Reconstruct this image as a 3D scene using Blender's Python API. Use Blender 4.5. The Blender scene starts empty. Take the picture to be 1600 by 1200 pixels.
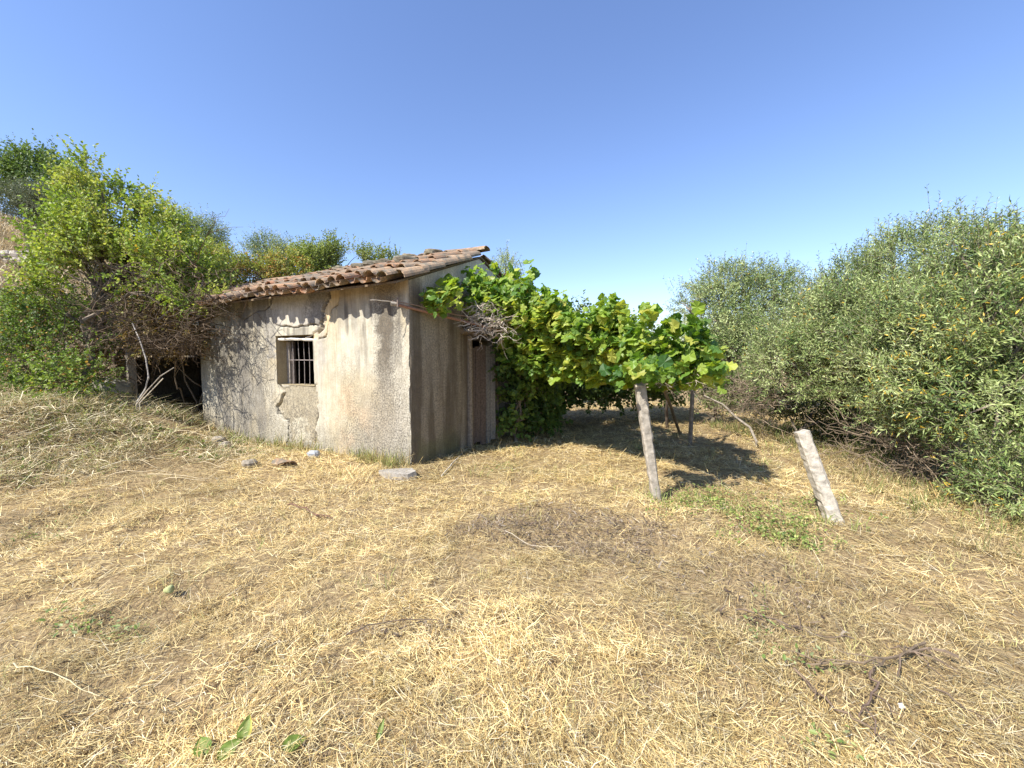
import bpy, math, random
import numpy as np
from mathutils import Vector, Matrix
random.seed(7)
R = np.random.default_rng(11)
S = bpy.context.scene
C = S.collection.objects

# ------------------------------------------------------------------ camera, sky, sun, exposure
CAMH, FPX, PITCH = 1.5, 647.0, math.atan(42 / 647.0)
cd = bpy.data.cameras.new('camera'); cam = bpy.data.objects.new('camera', cd); C.link(cam)
cd.sensor_width = 36; cd.lens = FPX / 1600 * 36; cd.clip_start = 0.05; cd.clip_end = 3000
cam.location = (0, 0, CAMH); cam.rotation_euler = (math.radians(90) - PITCH, 0, 0)
S.camera = cam
SUN_AZ, SUN_EL = math.radians(230), math.radians(46)          # compass bearing of the sun (from +Y clockwise)
w = bpy.data.worlds.new('World'); S.world = w; w.use_nodes = True
nt = w.node_tree; bg = nt.nodes['Background']
sky = nt.nodes.new('ShaderNodeTexSky'); sky.sky_type = 'NISHITA'; sky.sun_disc = False
sky.sun_elevation = SUN_EL; sky.sun_rotation = SUN_AZ
sky.air_density = 1.25; sky.dust_density = 0.2; sky.ozone_density = 5.0; sky.altitude = 300
tint = nt.nodes.new('ShaderNodeMix'); tint.data_type = 'RGBA'; tint.blend_type = 'MULTIPLY'; tint.inputs[0].default_value = 1; tint.inputs[7].default_value = (1.0, .94, 1.06, 1)
nt.links.new(sky.outputs[0], tint.inputs[6]); nt.links.new(tint.outputs[2], bg.inputs[0]); bg.inputs[1].default_value = 0.122
sl = bpy.data.lights.new('sun', 'SUN'); so = bpy.data.objects.new('sun', sl); C.link(so)
sl.energy = 5.0; sl.angle = math.radians(0.53); sl.color = (1.0, 0.95, 0.86)
sd = Vector((math.sin(SUN_AZ) * math.cos(SUN_EL), math.cos(SUN_AZ) * math.cos(SUN_EL), math.sin(SUN_EL)))
so.rotation_euler = sd.to_track_quat('Z', 'Y').to_euler(); so.location = (-6, -6, 12)
S.view_settings.view_transform = 'Standard'; S.view_settings.look = 'None'
S.view_settings.exposure = 0.9; S.view_settings.gamma = 1.0
S.cycles.max_bounces = 8; S.cycles.transmission_bounces = 4; S.cycles.transparent_max_bounces = 4

# ------------------------------------------------------------------ pixel <-> world
cp, sp = math.cos(PITCH), math.sin(PITCH)
def ray(px, py):
    x = (px - 800) / FPX; u = -(py - 600) / FPX
    return np.array([x, cp + u * sp, -sp + u * cp])
def at(px, py, Y):
    r = ray(px, py); return np.array([0, 0, CAMH]) + r * (Y / r[1])
def onz(px, py, z=0.0):
    r = ray(px, py); return np.array([0, 0, CAMH]) + r * ((z - CAMH) / r[2])
def proj(P):
    P = np.asarray(P, float); d = P - np.array([0, 0, CAMH])
    y = d[..., 1] * cp - d[..., 2] * sp; u = d[..., 1] * sp + d[..., 2] * cp
    return 800 + FPX * d[..., 0] / y, 600 - FPX * u / y
# house frame: x to the right along the front wall, y into the depth along the gable wall
HA = math.radians(30); HC = np.array([-1.372, 5.569])
EX = np.array([math.cos(HA), -math.sin(HA)]); EY = np.array([math.sin(HA), math.cos(HA)])
def h2w(x, y, z=None):
    x = np.asarray(x, float); y = np.asarray(y, float)
    X = HC[0] + x * EX[0] + y * EY[0]; Y = HC[1] + x * EX[1] + y * EY[1]
    if z is None: return X, Y
    return np.stack([X, Y, np.broadcast_to(np.asarray(z, float), X.shape)], -1)
def w2h(X, Y):
    a = np.asarray(X, float) - HC[0]; b = np.asarray(Y, float) - HC[1]
    return a * EX[0] + b * EX[1], a * EY[0] + b * EY[1]

# ------------------------------------------------------------------ noise
def _hash(ix, iy, iz, seed):
    h = (ix.astype(np.int64) * 374761393 + iy.astype(np.int64) * 668265263 + iz.astype(np.int64) * 2147483647 + seed * 974711) & 0xffffffff
    h = ((h ^ (h >> 13)) * 1274126177) & 0xffffffff
    h = ((h ^ (h >> 16)) * 2246822519) & 0xffffffff
    return ((h ^ (h >> 15)) & 0xffffff) / float(0xffffff)
def vn(P, f=1.0, seed=0):
    P = np.asarray(P, float) * f
    if P.shape[-1] == 2: P = np.concatenate([P, np.zeros(P.shape[:-1] + (1,))], -1)
    i = np.floor(P).astype(np.int64); t = P - i; t = t * t * (3 - 2 * t)
    o = 0
    for a in (0, 1):
        for b in (0, 1):
            for c in (0, 1):
                wgt = (t[..., 0] if a else 1 - t[..., 0]) * (t[..., 1] if b else 1 - t[..., 1]) * (t[..., 2] if c else 1 - t[..., 2])
                o = o + wgt * _hash(i[..., 0] + a, i[..., 1] + b, i[..., 2] + c, seed)
    return o
def fbm(P, f=1.0, seed=0, o=3):
    s = 0; a = 1; t = 0
    for k in range(o): s = s + a * vn(P, f * 2 ** k, seed + k * 17); t += a; a *= .5
    return s / t
def sst(a, b, x):
    t = np.clip((x - a) / (b - a), 0, 1); return t * t * (3 - 2 * t)
def norm(v): return v / np.maximum(np.linalg.norm(v, axis=-1, keepdims=True), 1e-9)

# ------------------------------------------------------------------ terrain height
def g(x, y, fine=True):
    x = np.asarray(x, float); y = np.asarray(y, float)
    d = (x + 3.6) * -.75 + (y - 7.0) * .66
    bank = .74 * sst(0, 3.0, d) * sst(-2.6, -4.4, x)
    hill = 15 * np.tanh(np.maximum(0, -x - 8.8) * .5 / 15) * sst(-8, -13, x)
    hill = hill + .06 * np.maximum(0, -x - 6.5) * 0
    hx, hy = w2h(x, y)
    dist = np.hypot(np.maximum(np.maximum(-8.1 - hx, hx), 0), np.maximum(np.maximum(.1 - hy, hy - 3.2), 0))
    k = sst(0, 1.5, dist)
    z = (bank + hill) * k + (.02 + .16 * sst(-4.6, -6, hx)) * (1 - k)
    z = z - .10 * np.exp(-((hx + 3.8) / 1.0) ** 2 - ((hy + .35) / .6) ** 2)
    P = np.stack([x, y], -1)
    z = z + .10 * (fbm(P, .35, 3, 2) - .5) * sst(3, 9, np.hypot(x + 1.4, y - 5.5)) 
    if fine:
        near = np.exp(-np.maximum(0, np.hypot(x, y) - 4) / 8)
        z = z + near * (.06 * (vn(P, 3.1, 5) - .5) + .045 * (vn(P, 8.3, 6) - .5) + .03 * (vn(P, 19., 8) - .5))
        z = z + .24 * (fbm(P, 1.5, 23, 4) - .5) * sst(-3.2, -4.6, x) * sst(0, 1.2, dist)
    return z

# ------------------------------------------------------------------ mesh helpers
def mesh(name, V, F, col=None, smooth=False):
    """V (n,3); F list of (m,k) index arrays; col (n,3|4) per vertex"""
    me = bpy.data.meshes.new(name)
    if not isinstance(F, (list, tuple)): F = [F]
    F = [np.asarray(f, np.int64) for f in F if len(f)]
    V = np.ascontiguousarray(V, np.float32)
    nl = sum(f.size for f in F); nf = sum(len(f) for f in F)
    me.vertices.add(len(V)); me.vertices.foreach_set('co', V.ravel())
    me.loops.add(nl); me.polygons.add(nf)
    me.loops.foreach_set('vertex_index', np.concatenate([f.ravel() for f in F]).astype(np.int32))
    tot = np.concatenate([np.full(len(f), f.shape[1]) for f in F]).astype(np.int32)
    st = np.concatenate([[0], np.cumsum(tot)[:-1]]).astype(np.int32)
    me.polygons.foreach_set('loop_start', st)
    me.polygons.foreach_set('loop_total', tot)
    me.polygons.foreach_set('use_smooth', np.full(nf, smooth))
    if col is not None:
        col = np.asarray(col, np.float32)
        if col.shape[1] == 3: col = np.concatenate([col, np.ones((len(col), 1), np.float32)], 1)
        a = me.color_attributes.new('Col', 'FLOAT_COLOR', 'POINT'); a.data.foreach_set('color', np.ascontiguousarray(col).ravel())
    me.update(calc_edges=True); me.validate(); return me
def obj(name, me, mat, parent=None, loc=None):
    o = bpy.data.objects.new(name, me); C.link(o)
    if mat is not None and me is not None and not me.materials: me.materials.append(mat)
    if parent is not None: o.parent = parent
    if loc is not None: o.location = loc
    return o
def tag(o, label, cat, group=None, kind=None):
    if label: o['label'] = label
    if cat: o['category'] = cat
    if group: o['group'] = group
    if kind: o['kind'] = kind
    return o
def thing(name, loc, label, cat, group=None, rz=0):
    o = bpy.data.objects.new(name, None); C.link(o); o.empty_display_size = .1
    o.location = loc; o.rotation_euler = (0, 0, rz); return tag(o, label, cat, group)

class MB:
    """collects pieces for one mesh"""
    def __init__(s): s.V = []; s.F = {}; s.c = []; s.n = 0
    def add(s, V, F, col=None):
        V = np.asarray(V, float).reshape(-1, 3)
        for f in (F if isinstance(F, (list, tuple)) else [F]):
            f = np.asarray(f, np.int64)
            if f.size: s.F.setdefault(f.shape[1], []).append(f + s.n)
        s.V.append(V); s.n += len(V)
        if col is None: col = (.5, .5, .5)
        col = np.asarray(col, float)
        s.c.append(np.broadcast_to(col, (len(V), 3)) if col.ndim == 1 else col)
        return s
    def mesh(s, name, off=(0, 0, 0), smooth=False):
        return mesh(name, np.concatenate(s.V) - np.asarray(off, float), [np.concatenate(f) for f in s.F.values()], np.concatenate(s.c), smooth)

def box(mb, x0, x1, y0, y1, z0, z1, col=None):
    v = np.array([[x, y, z] for x in (x0, x1) for y in (y0, y1) for z in (z0, z1)])
    f = np.array([[0, 1, 3, 2], [4, 6, 7, 5], [0, 4, 5, 1], [2, 3, 7, 6], [0, 2, 6, 4], [1, 5, 7, 3]])
    mb.add(v, f, col)
def sticks(P0, P1, r0, r1, k=3):
    """n tapered prisms -> V,F"""
    P0 = np.asarray(P0, float); P1 = np.asarray(P1, float); n = len(P0)
    d = norm(P1 - P0); ref = np.where(np.abs(d[:, 2:3]) < .9, np.array([[0, 0, 1.]]), np.array([[1., 0, 0]]))
    a = norm(np.cross(d, ref)); b = np.cross(d, a)
    th = np.arange(k) * 2 * math.pi / k
    ring = a[:, None] * np.cos(th)[None, :, None] + b[:, None] * np.sin(th)[None, :, None]
    r0 = np.broadcast_to(r0, (n,)); r1 = np.broadcast_to(r1, (n,))
    V = np.concatenate([P0[:, None] + ring * r0[:, None, None], P1[:, None] + ring * r1[:, None, None]], 1).reshape(-1, 3)
    base = (np.arange(n) * 2 * k)[:, None]
    F = np.concatenate([base + np.array([[i, (i + 1) % k, k + (i + 1) % k, k + i]]) for i in range(k)])
    return V, F
def tube(mb, pts, radii, k=6, col=None, cap=True):
    pts = np.asarray(pts, float); n = len(pts); radii = np.broadcast_to(radii, (n,))
    t = norm(np.gradient(pts, axis=0)); ref = np.array([0, 0, 1.]) if abs(t[0][2]) < .8 else np.array([1., 0, 0])
    a = norm(np.cross(t, ref)); b = np.cross(t, a)
    th = np.arange(k) * 2 * math.pi / k
    V = (pts[:, None] + (a[:, None] * np.cos(th)[None, :, None] + b[:, None] * np.sin(th)[None, :, None]) * radii[:, None, None]).reshape(-1, 3)
    F = [[i * k + j, i * k + (j + 1) % k, (i + 1) * k + (j + 1) % k, (i + 1) * k + j] for i in range(n - 1) for j in range(k)]
    c = col
    if col is not None and np.ndim(col) == 2: c = np.repeat(col, k, 0)
    mb.add(V, np.array(F), c)
    if cap:
        o = mb.n - len(V)
        mb.F.setdefault(k, []).append(np.array([[o + j for j in range(k)][::-1], [o + (n - 1) * k + j for j in range(k)]]))
def wander(p0, p1, n, amp, seed, sag=0):
    p0 = np.asarray(p0, float); p1 = np.asarray(p1, float)
    t = np.linspace(0, 1, n)[:, None]; r = np.random.default_rng(seed)
    o = np.zeros((n, 3)); o[1:] = np.cumsum(r.normal(0, 1, (n - 1, 3)), 0); o -= t * o[-1:]
    o = o / max(1e-6, np.abs(o).max()) * amp
    p = p0 + (p1 - p0) * t + o; p[:, 2] += sag * 4 * (t * (1 - t))[:, 0]; return p

# leaf templates: (along, across, up), triangles/quads
T_OLIVE = (np.array([[0, 0, 0], [.45, .5, .03], [1, 0, -.06], [.45, -.5, .03]]), np.array([[0, 2, 1], [0, 3, 2]]))
T_DIAM = (np.array([[0, 0, 0], [.5, .46, .05], [1, 0, -.07], [.5, -.46, .05]]), np.array([[0, 2, 1], [0, 3, 2]]))
T_OVAL = (np.array([[0, 0, 0], [.3, .46, .06], [.72, .38, .04], [1, 0, -.08], [.72, -.38, .04], [.3, -.46, .06]]), np.array([[0, 3, 2, 1], [0, 5, 4, 3]]))
_o = [(0, 0), (-.12, .22), (.0, .46), (.22, .40), (.42, .58), (.60, .36), (.78, .30), (1.0, 0)]
_v = [(.32, 0, .0)] + [(a, b, -.16 * abs(b) + (.05 if i % 2 else -.06)) for i, (a, b) in enumerate(_o)] + [(a, -b, -.16 * abs(b) + (-.05 if i % 2 else .04)) for i, (a, b) in list(enumerate(_o))[-2:0:-1]]
T_VINE = (np.array(_v), np.array([[0, 1 + (i + 1) % 14, 1 + i] for i in range(14)]))
def leaves(P, D, N, L, W, tpl, wave=0.0):
    T, F = tpl; n = len(P)
    D = norm(D); B = norm(np.cross(D, N)); N = np.cross(B, D)
    L = np.broadcast_to(L, (n,))[:, None, None]; W = np.broadcast_to(W, (n,))[:, None, None]
    V = P[:, None] + D[:, None] * T[None, :, 0:1] * L + B[:, None] * T[None, :, 1:2] * W + N[:, None] * T[None, :, 2:3] * L
    if wave: V = V + R.normal(0, wave, V.shape) * L
    k = len(T)
    return V.reshape(-1, 3), (np.arange(n) * k)[:, None, None] + F[None], k
def sph(n):
    v = R.normal(0, 1, (n, 3)); return norm(v)

# ------------------------------------------------------------------ materials
def new_mat(name):
    m = bpy.data.materials.new(name); m.use_nodes = True; n = m.node_tree
    b = n.nodes['Principled BSDF']; return m, n, b
def N_(n, t, **k):
    x = n.nodes.new(t)
    for a, v in k.items(): setattr(x, a, v)
    return x
def noise_node(n, scale, detail=4, rough=.6, coord='Object', stretch=None):
    tc = N_(n, 'ShaderNodeTexCoord'); x = N_(n, 'ShaderNodeTexNoise'); x.inputs['Scale'].default_value = scale
    x.inputs['Detail'].default_value = detail; x.inputs['Roughness'].default_value = rough
    src = tc.outputs[coord]
    if stretch:
        mp = N_(n, 'ShaderNodeMapping'); mp.inputs['Scale'].default_value = stretch
        n.links.new(src, mp.inputs['Vector']); src = mp.outputs[0]
    n.links.new(src, x.inputs['Vector']); return x
def ramp(n, src, stops):
    r = N_(n, 'ShaderNodeValToRGB'); e = r.color_ramp.elements
    while len(e) < len(stops): e.new(.5)
    for i, (p, c) in enumerate(stops): e[i].position = p; e[i].color = (*c, 1) if len(c) == 3 else c
    n.links.new(src, r.inputs[0]); return r
def mixc(n, a, b, fac, mode='MIX'):
    m = N_(n, 'ShaderNodeMix', data_type='RGBA', blend_type=mode)
    for s, v in ((6, a), (7, b), (0, fac)):
        if isinstance(v, (int, float)): m.inputs[s].default_value = v
        elif isinstance(v, tuple): m.inputs[s].default_value = (*v, 1)
        else: n.links.new(v, m.inputs[s])
    return m.outputs[2]
def bump(n, b, h, strength, dist):
    x = N_(n, 'ShaderNodeBump'); x.inputs['Strength'].default_value = strength; x.inputs['Distance'].default_value = dist
    n.links.new(h, x.inputs['Height']); n.links.new(x.outputs[0], b.inputs['Normal'])
def attr(n):
    a = N_(n, 'ShaderNodeAttribute'); a.attribute_name = 'Col'; return a
def leaf_mat(name, trans=.35, rough=.5, spec=.3, tint=(1.15, 1.2, .6)):
    m, n, b = new_mat(name); a = attr(n)
    n.links.new(a.outputs[0], b.inputs['Base Color']); b.inputs['Roughness'].default_value = rough
    b.inputs['Specular IOR Level'].default_value = spec
    t = N_(n, 'ShaderNodeBsdfTranslucent'); n.links.new(mixc(n, a.outputs[0], tint, 1.0, 'MULTIPLY'), t.inputs[0])
    mx = N_(n, 'ShaderNodeMixShader'); mx.inputs[0].default_value = trans
    n.links.new(b.outputs[0], mx.inputs[1]); n.links.new(t.outputs[0], mx.inputs[2])
    n.links.new(mx.outputs[0], n.nodes['Material Output'].inputs[0]); return m
def plain_col(name, rough=.9, bs=0, bstr=.4, spec=.15):
    m, n, b = new_mat(name); a = attr(n); c = a.outputs[0]
    if bs:
        x = noise_node(n, bs, 5); r = ramp(n, x.outputs[0], [(.3, (.6, .6, .6)), (.7, (1.25, 1.25, 1.25))])
        c = mixc(n, c, r.outputs[0], 1.0, 'MULTIPLY'); bump(n, b, x.outputs[0], bstr, .01)
    n.links.new(c, b.inputs['Base Color']); b.inputs['Roughness'].default_value = rough; b.inputs['Specular IOR Level'].default_value = spec
    return m
M = {}
M['olive'] = leaf_mat('olive_leaf', .20, .45, .35, (1.1, 1.15, .7))
M['leaf'] = leaf_mat('shrub_leaf', .35, .5, .3)
M['vine'] = leaf_mat('vine_leaf', .46, .45, .35, (1.25, 1.3, .45))
M['straw'] = leaf_mat('dry_straw', .15, .7, .2, (1, .95, .8))
M['bark'] = plain_col('bark', .95, 14, .8)
M['stone'] = plain_col('stone', .95, 22, 1.0)
M['iron'] = plain_col('rusty_iron', .7, 40, .5, .4)
M['wood'] = plain_col('old_wood', .9, 30, .5)
M['block'] = plain_col('block_wall', .95, 12, .7)
# plaster: vertex colour holds the large stains, noise gives grain; alpha is the amount of dark lichen speckle
m, n, b = new_mat('plaster'); a = attr(n)
sp1 = noise_node(n, 42, 6, .75); sp2 = noise_node(n, 7, 5, .65); sp3 = noise_node(n, 5, 6, .7, stretch=(6, 6, .35))
dark = ramp(n, sp1.outputs[0], [(.42, (0, 0, 0)), (.60, (1, 1, 1))])
mm = N_(n, 'ShaderNodeMath', operation='MULTIPLY'); n.links.new(dark.outputs[0], mm.inputs[0]); n.links.new(a.outputs['Alpha'], mm.inputs[1])
c = mixc(n, a.outputs[0], ramp(n, sp2.outputs[0], [(.3, (.82, .80, .76)), (.7, (1.1, 1.1, 1.1))]).outputs[0], 1.0, 'MULTIPLY')
c = mixc(n, c, ramp(n, sp3.outputs[0], [(.35, (.78, .76, .72)), (.62, (1.06, 1.06, 1.06))]).outputs[0], .8, 'MULTIPLY')
c = mixc(n, c, (.10, .09, .075), mm.outputs[0])
n.links.new(c, b.inputs['Base Color']); b.inputs['Roughness'].default_value = .95; b.inputs['Specular IOR Level'].default_value = .1
bump(n, b, sp1.outputs[0], .35, .006); M['plaster'] = m
# roof tiles: each tile its own shade, lichen patches
m, n, b = new_mat('terracotta'); oi = N_(n, 'ShaderNodeObjectInfo')
x = noise_node(n, 9, 6, .7); x2 = noise_node(n, 30, 4, .7)
addv = N_(n, 'ShaderNodeVectorMath', operation='ADD'); mulr = N_(n, 'ShaderNodeMath', operation='MULTIPLY'); mulr.inputs[1].default_value = 37
n.links.new(oi.outputs['Random'], mulr.inputs[0])
for q in (x, x2):
    l = q.inputs['Vector'].links[0].from_socket; ad = N_(n, 'ShaderNodeVectorMath', operation='ADD')
    n.links.new(l, ad.inputs[0]); n.links.new(mulr.outputs[0], ad.inputs[1]); n.links.new(ad.outputs[0], q.inputs['Vector'])
base = ramp(n, oi.outputs['Random'], [(0, (.38, .185, .10)), (.3, (.42, .26, .15)), (.55, (.28, .18, .115)), (.8, (.46, .32, .20)), (1, (.20, .155, .12))])
c = mixc(n, base.outputs[0], (.16, .145, .115), ramp(n, x.outputs[0], [(.42, (0, 0, 0)), (.62, (1, 1, 1))]).outputs[0])
c = mixc(n, c, (.42, .38, .27), ramp(n, x2.outputs[0], [(.58, (0, 0, 0)), (.69, (.85, .85, .85))]).outputs[0])
n.links.new(c, b.inputs['Base Color']); b.inputs['Roughness'].default_value = .95; b.inputs['Specular IOR Level'].default_value = .1
bump(n, b, x2.outputs[0], .5, .008); M['tile'] = m
# soil under the straw
m, n, b = new_mat('dry_soil')
x = noise_node(n, 30, 6, .75); y_ = noise_node(n, .9, 4, .6)
c = mixc(n, ramp(n, x.outputs[0], [(.3, (.10, .065, .035)), (.5, (.27, .19, .10)), (.7, (.52, .40, .22))]).outputs[0],
         ramp(n, x.outputs[0], [(.3, (.13, .09, .05)), (.7, (.48, .37, .21))]).outputs[0], y_.outputs[0])
n.links.new(c, b.inputs['Base Color']); b.inputs['Roughness'].default_value = 1; b.inputs['Specular IOR Level'].default_value = .05
bump(n, b, x.outputs[0], .8, .02); M['soil'] = m

# ------------------------------------------------------------------ ground
k = np.linspace(-1, 1, 301)
gx = np.sinh(k * 5.6) / np.sinh(5.6) * 700
gy = 3 + np.sinh(np.linspace(-.88, 1, 301) * 5.6) / np.sinh(5.6) * 700
GX, GY = np.meshgrid(gx, gy); V = np.stack([GX, GY, g(GX, GY) - .012], -1).reshape(-1, 3)
i = np.arange(300)[:, None] * 301 + np.arange(300)[None]; i = i.ravel()
tag(obj('ground', mesh('ground', V, np.stack([i, i + 1, i + 302, i + 301], 1), None, True), M['soil']), None, None, None, 'structure')

# ------------------------------------------------------------------ house
HL, HZ, HW, HD, RZ = 5.72, 2.52, 1.66, 3.3, 3.13      # length, wall height, ridge y, depth, ridge height
SLOPE = math.atan2(RZ - HZ, HW)
house = thing('farm_shed', (HC[0], HC[1], 0), 'old rendered stone shed with cracked cream walls and clay tile roof', 'shed', rz=-HA)
def seg_d(px, py, pl):
    d = np.full(px.shape, 1e9)
    for (x0, y0), (x1, y1) in zip(pl[:-1], pl[1:]):
        dx, dy = x1 - x0, y1 - y0; t = np.clip(((px - x0) * dx + (py - y0) * dy) / (dx * dx + dy * dy), 0, 1)
        d = np.minimum(d, np.hypot(px - x0 - t * dx, py - y0 - t * dy))
    return d
def inpoly(px, py, pl):
    c = np.zeros(px.shape, bool); n = len(pl)
    for i in range(n):
        x0, y0 = pl[i]; x1, y1 = pl[(i + 1) % n]
        c ^= ((y0 > py) != (y1 > py)) & (px < (x1 - x0) * (py - y0) / (y1 - y0 + 1e-9) + x0)
    return c
# front wall: real relief, cracks carved, window opening left out
WX0, WX1, WZ0, WZ1 = -3.07, -2.06, 1.035, 1.86
xs = np.unique(np.round(np.concatenate([np.linspace(-HL, WX0, 175), np.linspace(WX0, WX1, 66), np.linspace(WX1, 0, 136)]), 4))
zs = np.unique(np.round(np.concatenate([np.linspace(-.3, WZ0, 86), np.linspace(WZ0, WZ1, 56), np.linspace(WZ1, HZ + .02, 45)]), 4))
XX, ZZ = np.meshgrid(xs, zs); PW = h2w(XX, 0 * XX, ZZ); pX, pY = proj(PW)
P2 = np.stack([XX, ZZ], -1); jit = (fbm(P2, 6, 41, 3) - .5); jx = pX + 8 * (vn(P2, 9, 44) - .5) + 5 * (vn(P2, 25, 45) - .5); jy = pY + 8 * (vn(P2, 9, 46) - .5)
D = .018 * (fbm(P2, 1.1, 51, 3) - .5) + .006 * (fbm(P2, 9, 52, 3) - .5)
crk = [([(437, 600), (443, 612), (441, 625), (434, 636), (436, 648), (441, 654)], 2.0, .22),
       ([(441, 654), (450, 656), (451, 684), (447, 697)], 1.0, .05),
       ([(432, 508), (452, 511), (478, 509), (499, 507)], 1.1, .05),
       ([(510, 440), (511, 450), (514, 463), (505, 482), (502, 505), (503, 514), (496, 520)], 1.2, .06),
       ([(530, 462), (526, 474), (518, 484), (513, 510), (508, 526), (497, 529)], 1.1, .05),
       ([(425, 452), (425, 476), (414, 483), (416, 507), (420, 530)], 1.1, .05),
       ([(414, 483), (396, 489), (380, 503)], .9, .015),
       ([(495, 640), (493, 668), (490, 692)], 1.0, .012)]
cm = np.zeros(XX.shape)
for pl, wd, dp in crk:
    dd = seg_d(jx * .35 + pX * .65, jy * .35 + pY * .65, pl); q = 1 - sst(wd * .5, wd, dd); D += q * dp; cm = np.maximum(cm, q)
strip = inpoly(jx, jy, [(512, 440), (532, 440), (528, 474), (520, 484), (515, 510), (509, 528), (496, 530), (488, 528), (488, 520), (502, 510), (505, 482), (514, 463)])
D += .022 * strip
patch = inpoly(jx, jy, [(440, 602), (495, 600), (494, 640), (496, 690), (455, 696), (450, 655), (437, 652), (438, 640), (443, 622)])
D += .014 * patch
lint = inpoly(jx, jy, [(425, 440), (512, 440), (513, 465), (504, 484), (501, 508), (428, 509), (424, 476)])
D += -.012 * lint
# colours (the plaster's own tones, with crack shade painted over them at the end)
cream = np.array([.52, .45, .315]); pale = np.array([.55, .515, .42]); grey = np.array([.27, .255, .225]); brown = np.array([.30, .235, .155]); ochre = np.array([.72, .58, .35])
tone = sst(.35, .7, fbm(P2, 1.3, 61, 4))[..., None]
col = cream * tone + pale * (1 - tone)
def lay(mask, c, a=1.0):
    global col
    mk = np.clip(mask * a, 0, 1)[..., None]; col = col * (1 - mk) + np.asarray(c) * mk
def band(x0, x1, soft=8): return sst(x0 - soft, x0 + soft, jx) * (1 - sst(x1 - soft, x1 + soft, jx))
hb = fbm(np.stack([XX, ZZ * .25], -1), 5, 71, 4)
spk = .16 + .32 * sst(.45, .75, fbm(P2, 1.6, 81, 3))
lay(sst(.46, .68, hb) * sst(.6, 2.3, ZZ), grey, .6); lay(sst(.55, .75, fbm(np.stack([XX, ZZ * .12], -1), 11, 171, 3)) * sst(.7, 2.4, ZZ), (.12, .11, .10), .8); lay(sst(.52, .70, fbm(np.stack([XX + 9, ZZ * .2], -1), 3.3, 173, 4)) * (.35 + .65 * band(310, 520, 20)), (.20, .19, .17), .6)
lay(band(592, 611, 5) * sst(.4, 1.8, ZZ) * (.65 + .5 * hb), (.15, .125, .095), .97); spk += band(585, 622, 8) * .75
lay(band(560, 640, 14) * (1 - sst(.3, 1.5, ZZ)), (.34, .315, .28), .6); spk += band(545, 640, 12) * (1 - sst(.4, 1.6, ZZ)) * .55
spk += (1 - sst(.1, .7, ZZ + .3 * jit)) * .5; lay((1 - sst(.0, .55, ZZ + .5 * jit)), (.36, .34, .27), .6)
lay(band(373, 389, 4) * sst(.2, 1.2, ZZ), (.13, .115, .095), .8)
lay(band(318, 425, 14) * sst(.38, .62, hb), (.25, .235, .21), .75); spk += band(310, 432, 10) * .45
lay(lint * 1.0, (.56, .52, .45), .8); lay(lint * band(484, 512, 6), (.27, .26, .25), .85); spk += lint * band(480, 512, 8) * .5
lay(lint * band(428, 440, 4), (.36, .34, .31), .7)
lay(inpoly(jx, jy, [(414, 484), (424, 478), (430, 520), (432, 560), (420, 560), (415, 507)]) * 1.0, (.40, .38, .34), .8)
lay(strip * 1.0, (.58, .47, .30), .95); spk = np.where(strip, .03, spk)
lay(patch * 1.0, (.40, .35, .25), .85); spk += patch * .35
lay(band(494, 506, 4) * sst(.7, 1.5, ZZ) * (1 - sst(1.9, 2.1, ZZ)), (.40, .37, .33), .7)
lay(sst(2.15, 2.5, ZZ + .25 * jit) * band(515, 645, 10), (.50, .38, .24), .55)
lay(sst(.55, .7, fbm(P2, 2.1, 91, 4)) * band(525, 590, 15) * (1 - sst(1.7, 2.2, ZZ)), (.58, .45, .31), .6)
lay(inpoly(jx, jy, [(455, 655), (478, 650), (482, 690), (460, 692)]) * 1.0, (.62, .58, .46), .7)
lay(cm, (.07, .06, .05), .75)  # dark colour painted into the cracks, standing in for the shade inside
nx, nz = len(xs), len(zs)
ii = (np.arange(nz - 1)[:, None] * nx + np.arange(nx - 1)[None])
cxm = (xs[:-1] + xs[1:]) / 2; czm = (zs[:-1] + zs[1:]) / 2
hole = ((cxm > WX0) & (cxm < WX1))[None] & ((czm > WZ0) & (czm < WZ1))[:, None]
ii = ii[~hole]
D = np.where((XX > -.03), D * 0 + .004, D)
def chip(z): return .11 * np.maximum(0, fbm(np.stack([z * 1.0, z * 0], -1), 3.5, 333, 4) - .5) + .006 * vn(np.stack([z, z * 0], -1), 12, 334)
V = np.stack([XX - np.where(XX > -.001, chip(ZZ), 0), D, ZZ], -1).reshape(-1, 3)
obj('front_wall', mesh('front_wall', V, np.stack([ii, ii + 1, ii + nx + 1, ii + nx], 1), np.concatenate([col, np.clip(spk, 0, .95)[..., None]], -1).reshape(-1, 4), True), M['plaster'], house)
# gable wall with doorway
DY0, DY1, DZ = 1.36, 2.08, 1.78
ys = np.unique(np.round(np.concatenate([np.linspace(0.004, DY0, 70), np.linspace(DY0, DY1, 36), np.linspace(DY1, HD, 60)]), 4))
zl = np.unique(np.round(np.concatenate([np.linspace(-.3, DZ, 90), np.linspace(DZ, HZ, 36)]), 4)); zu = np.linspace(0, 1, 30)[1:]
def rooft(y): return np.where(y < HW, HZ + (RZ - HZ) * y / HW, RZ - (RZ - HZ) * (y - HW) / (HD - HW))
YY = np.broadcast_to(ys, (len(zl) + len(zu), len(ys))); ZZ2 = np.concatenate([np.broadcast_to(zl[:, None], (len(zl), len(ys))), HZ + zu[:, None] * (rooft(ys)[None] - HZ)])
Q2 = np.stack([YY + 30, ZZ2], -1); hs = fbm(np.stack([YY * 7 + 9, ZZ2 * .5], -1), 1, 101, 4); D2 = .02 * (fbm(Q2, 1.2, 103, 3) - .5) + .008 * (fbm(Q2, 9, 104, 3) - .5)
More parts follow.
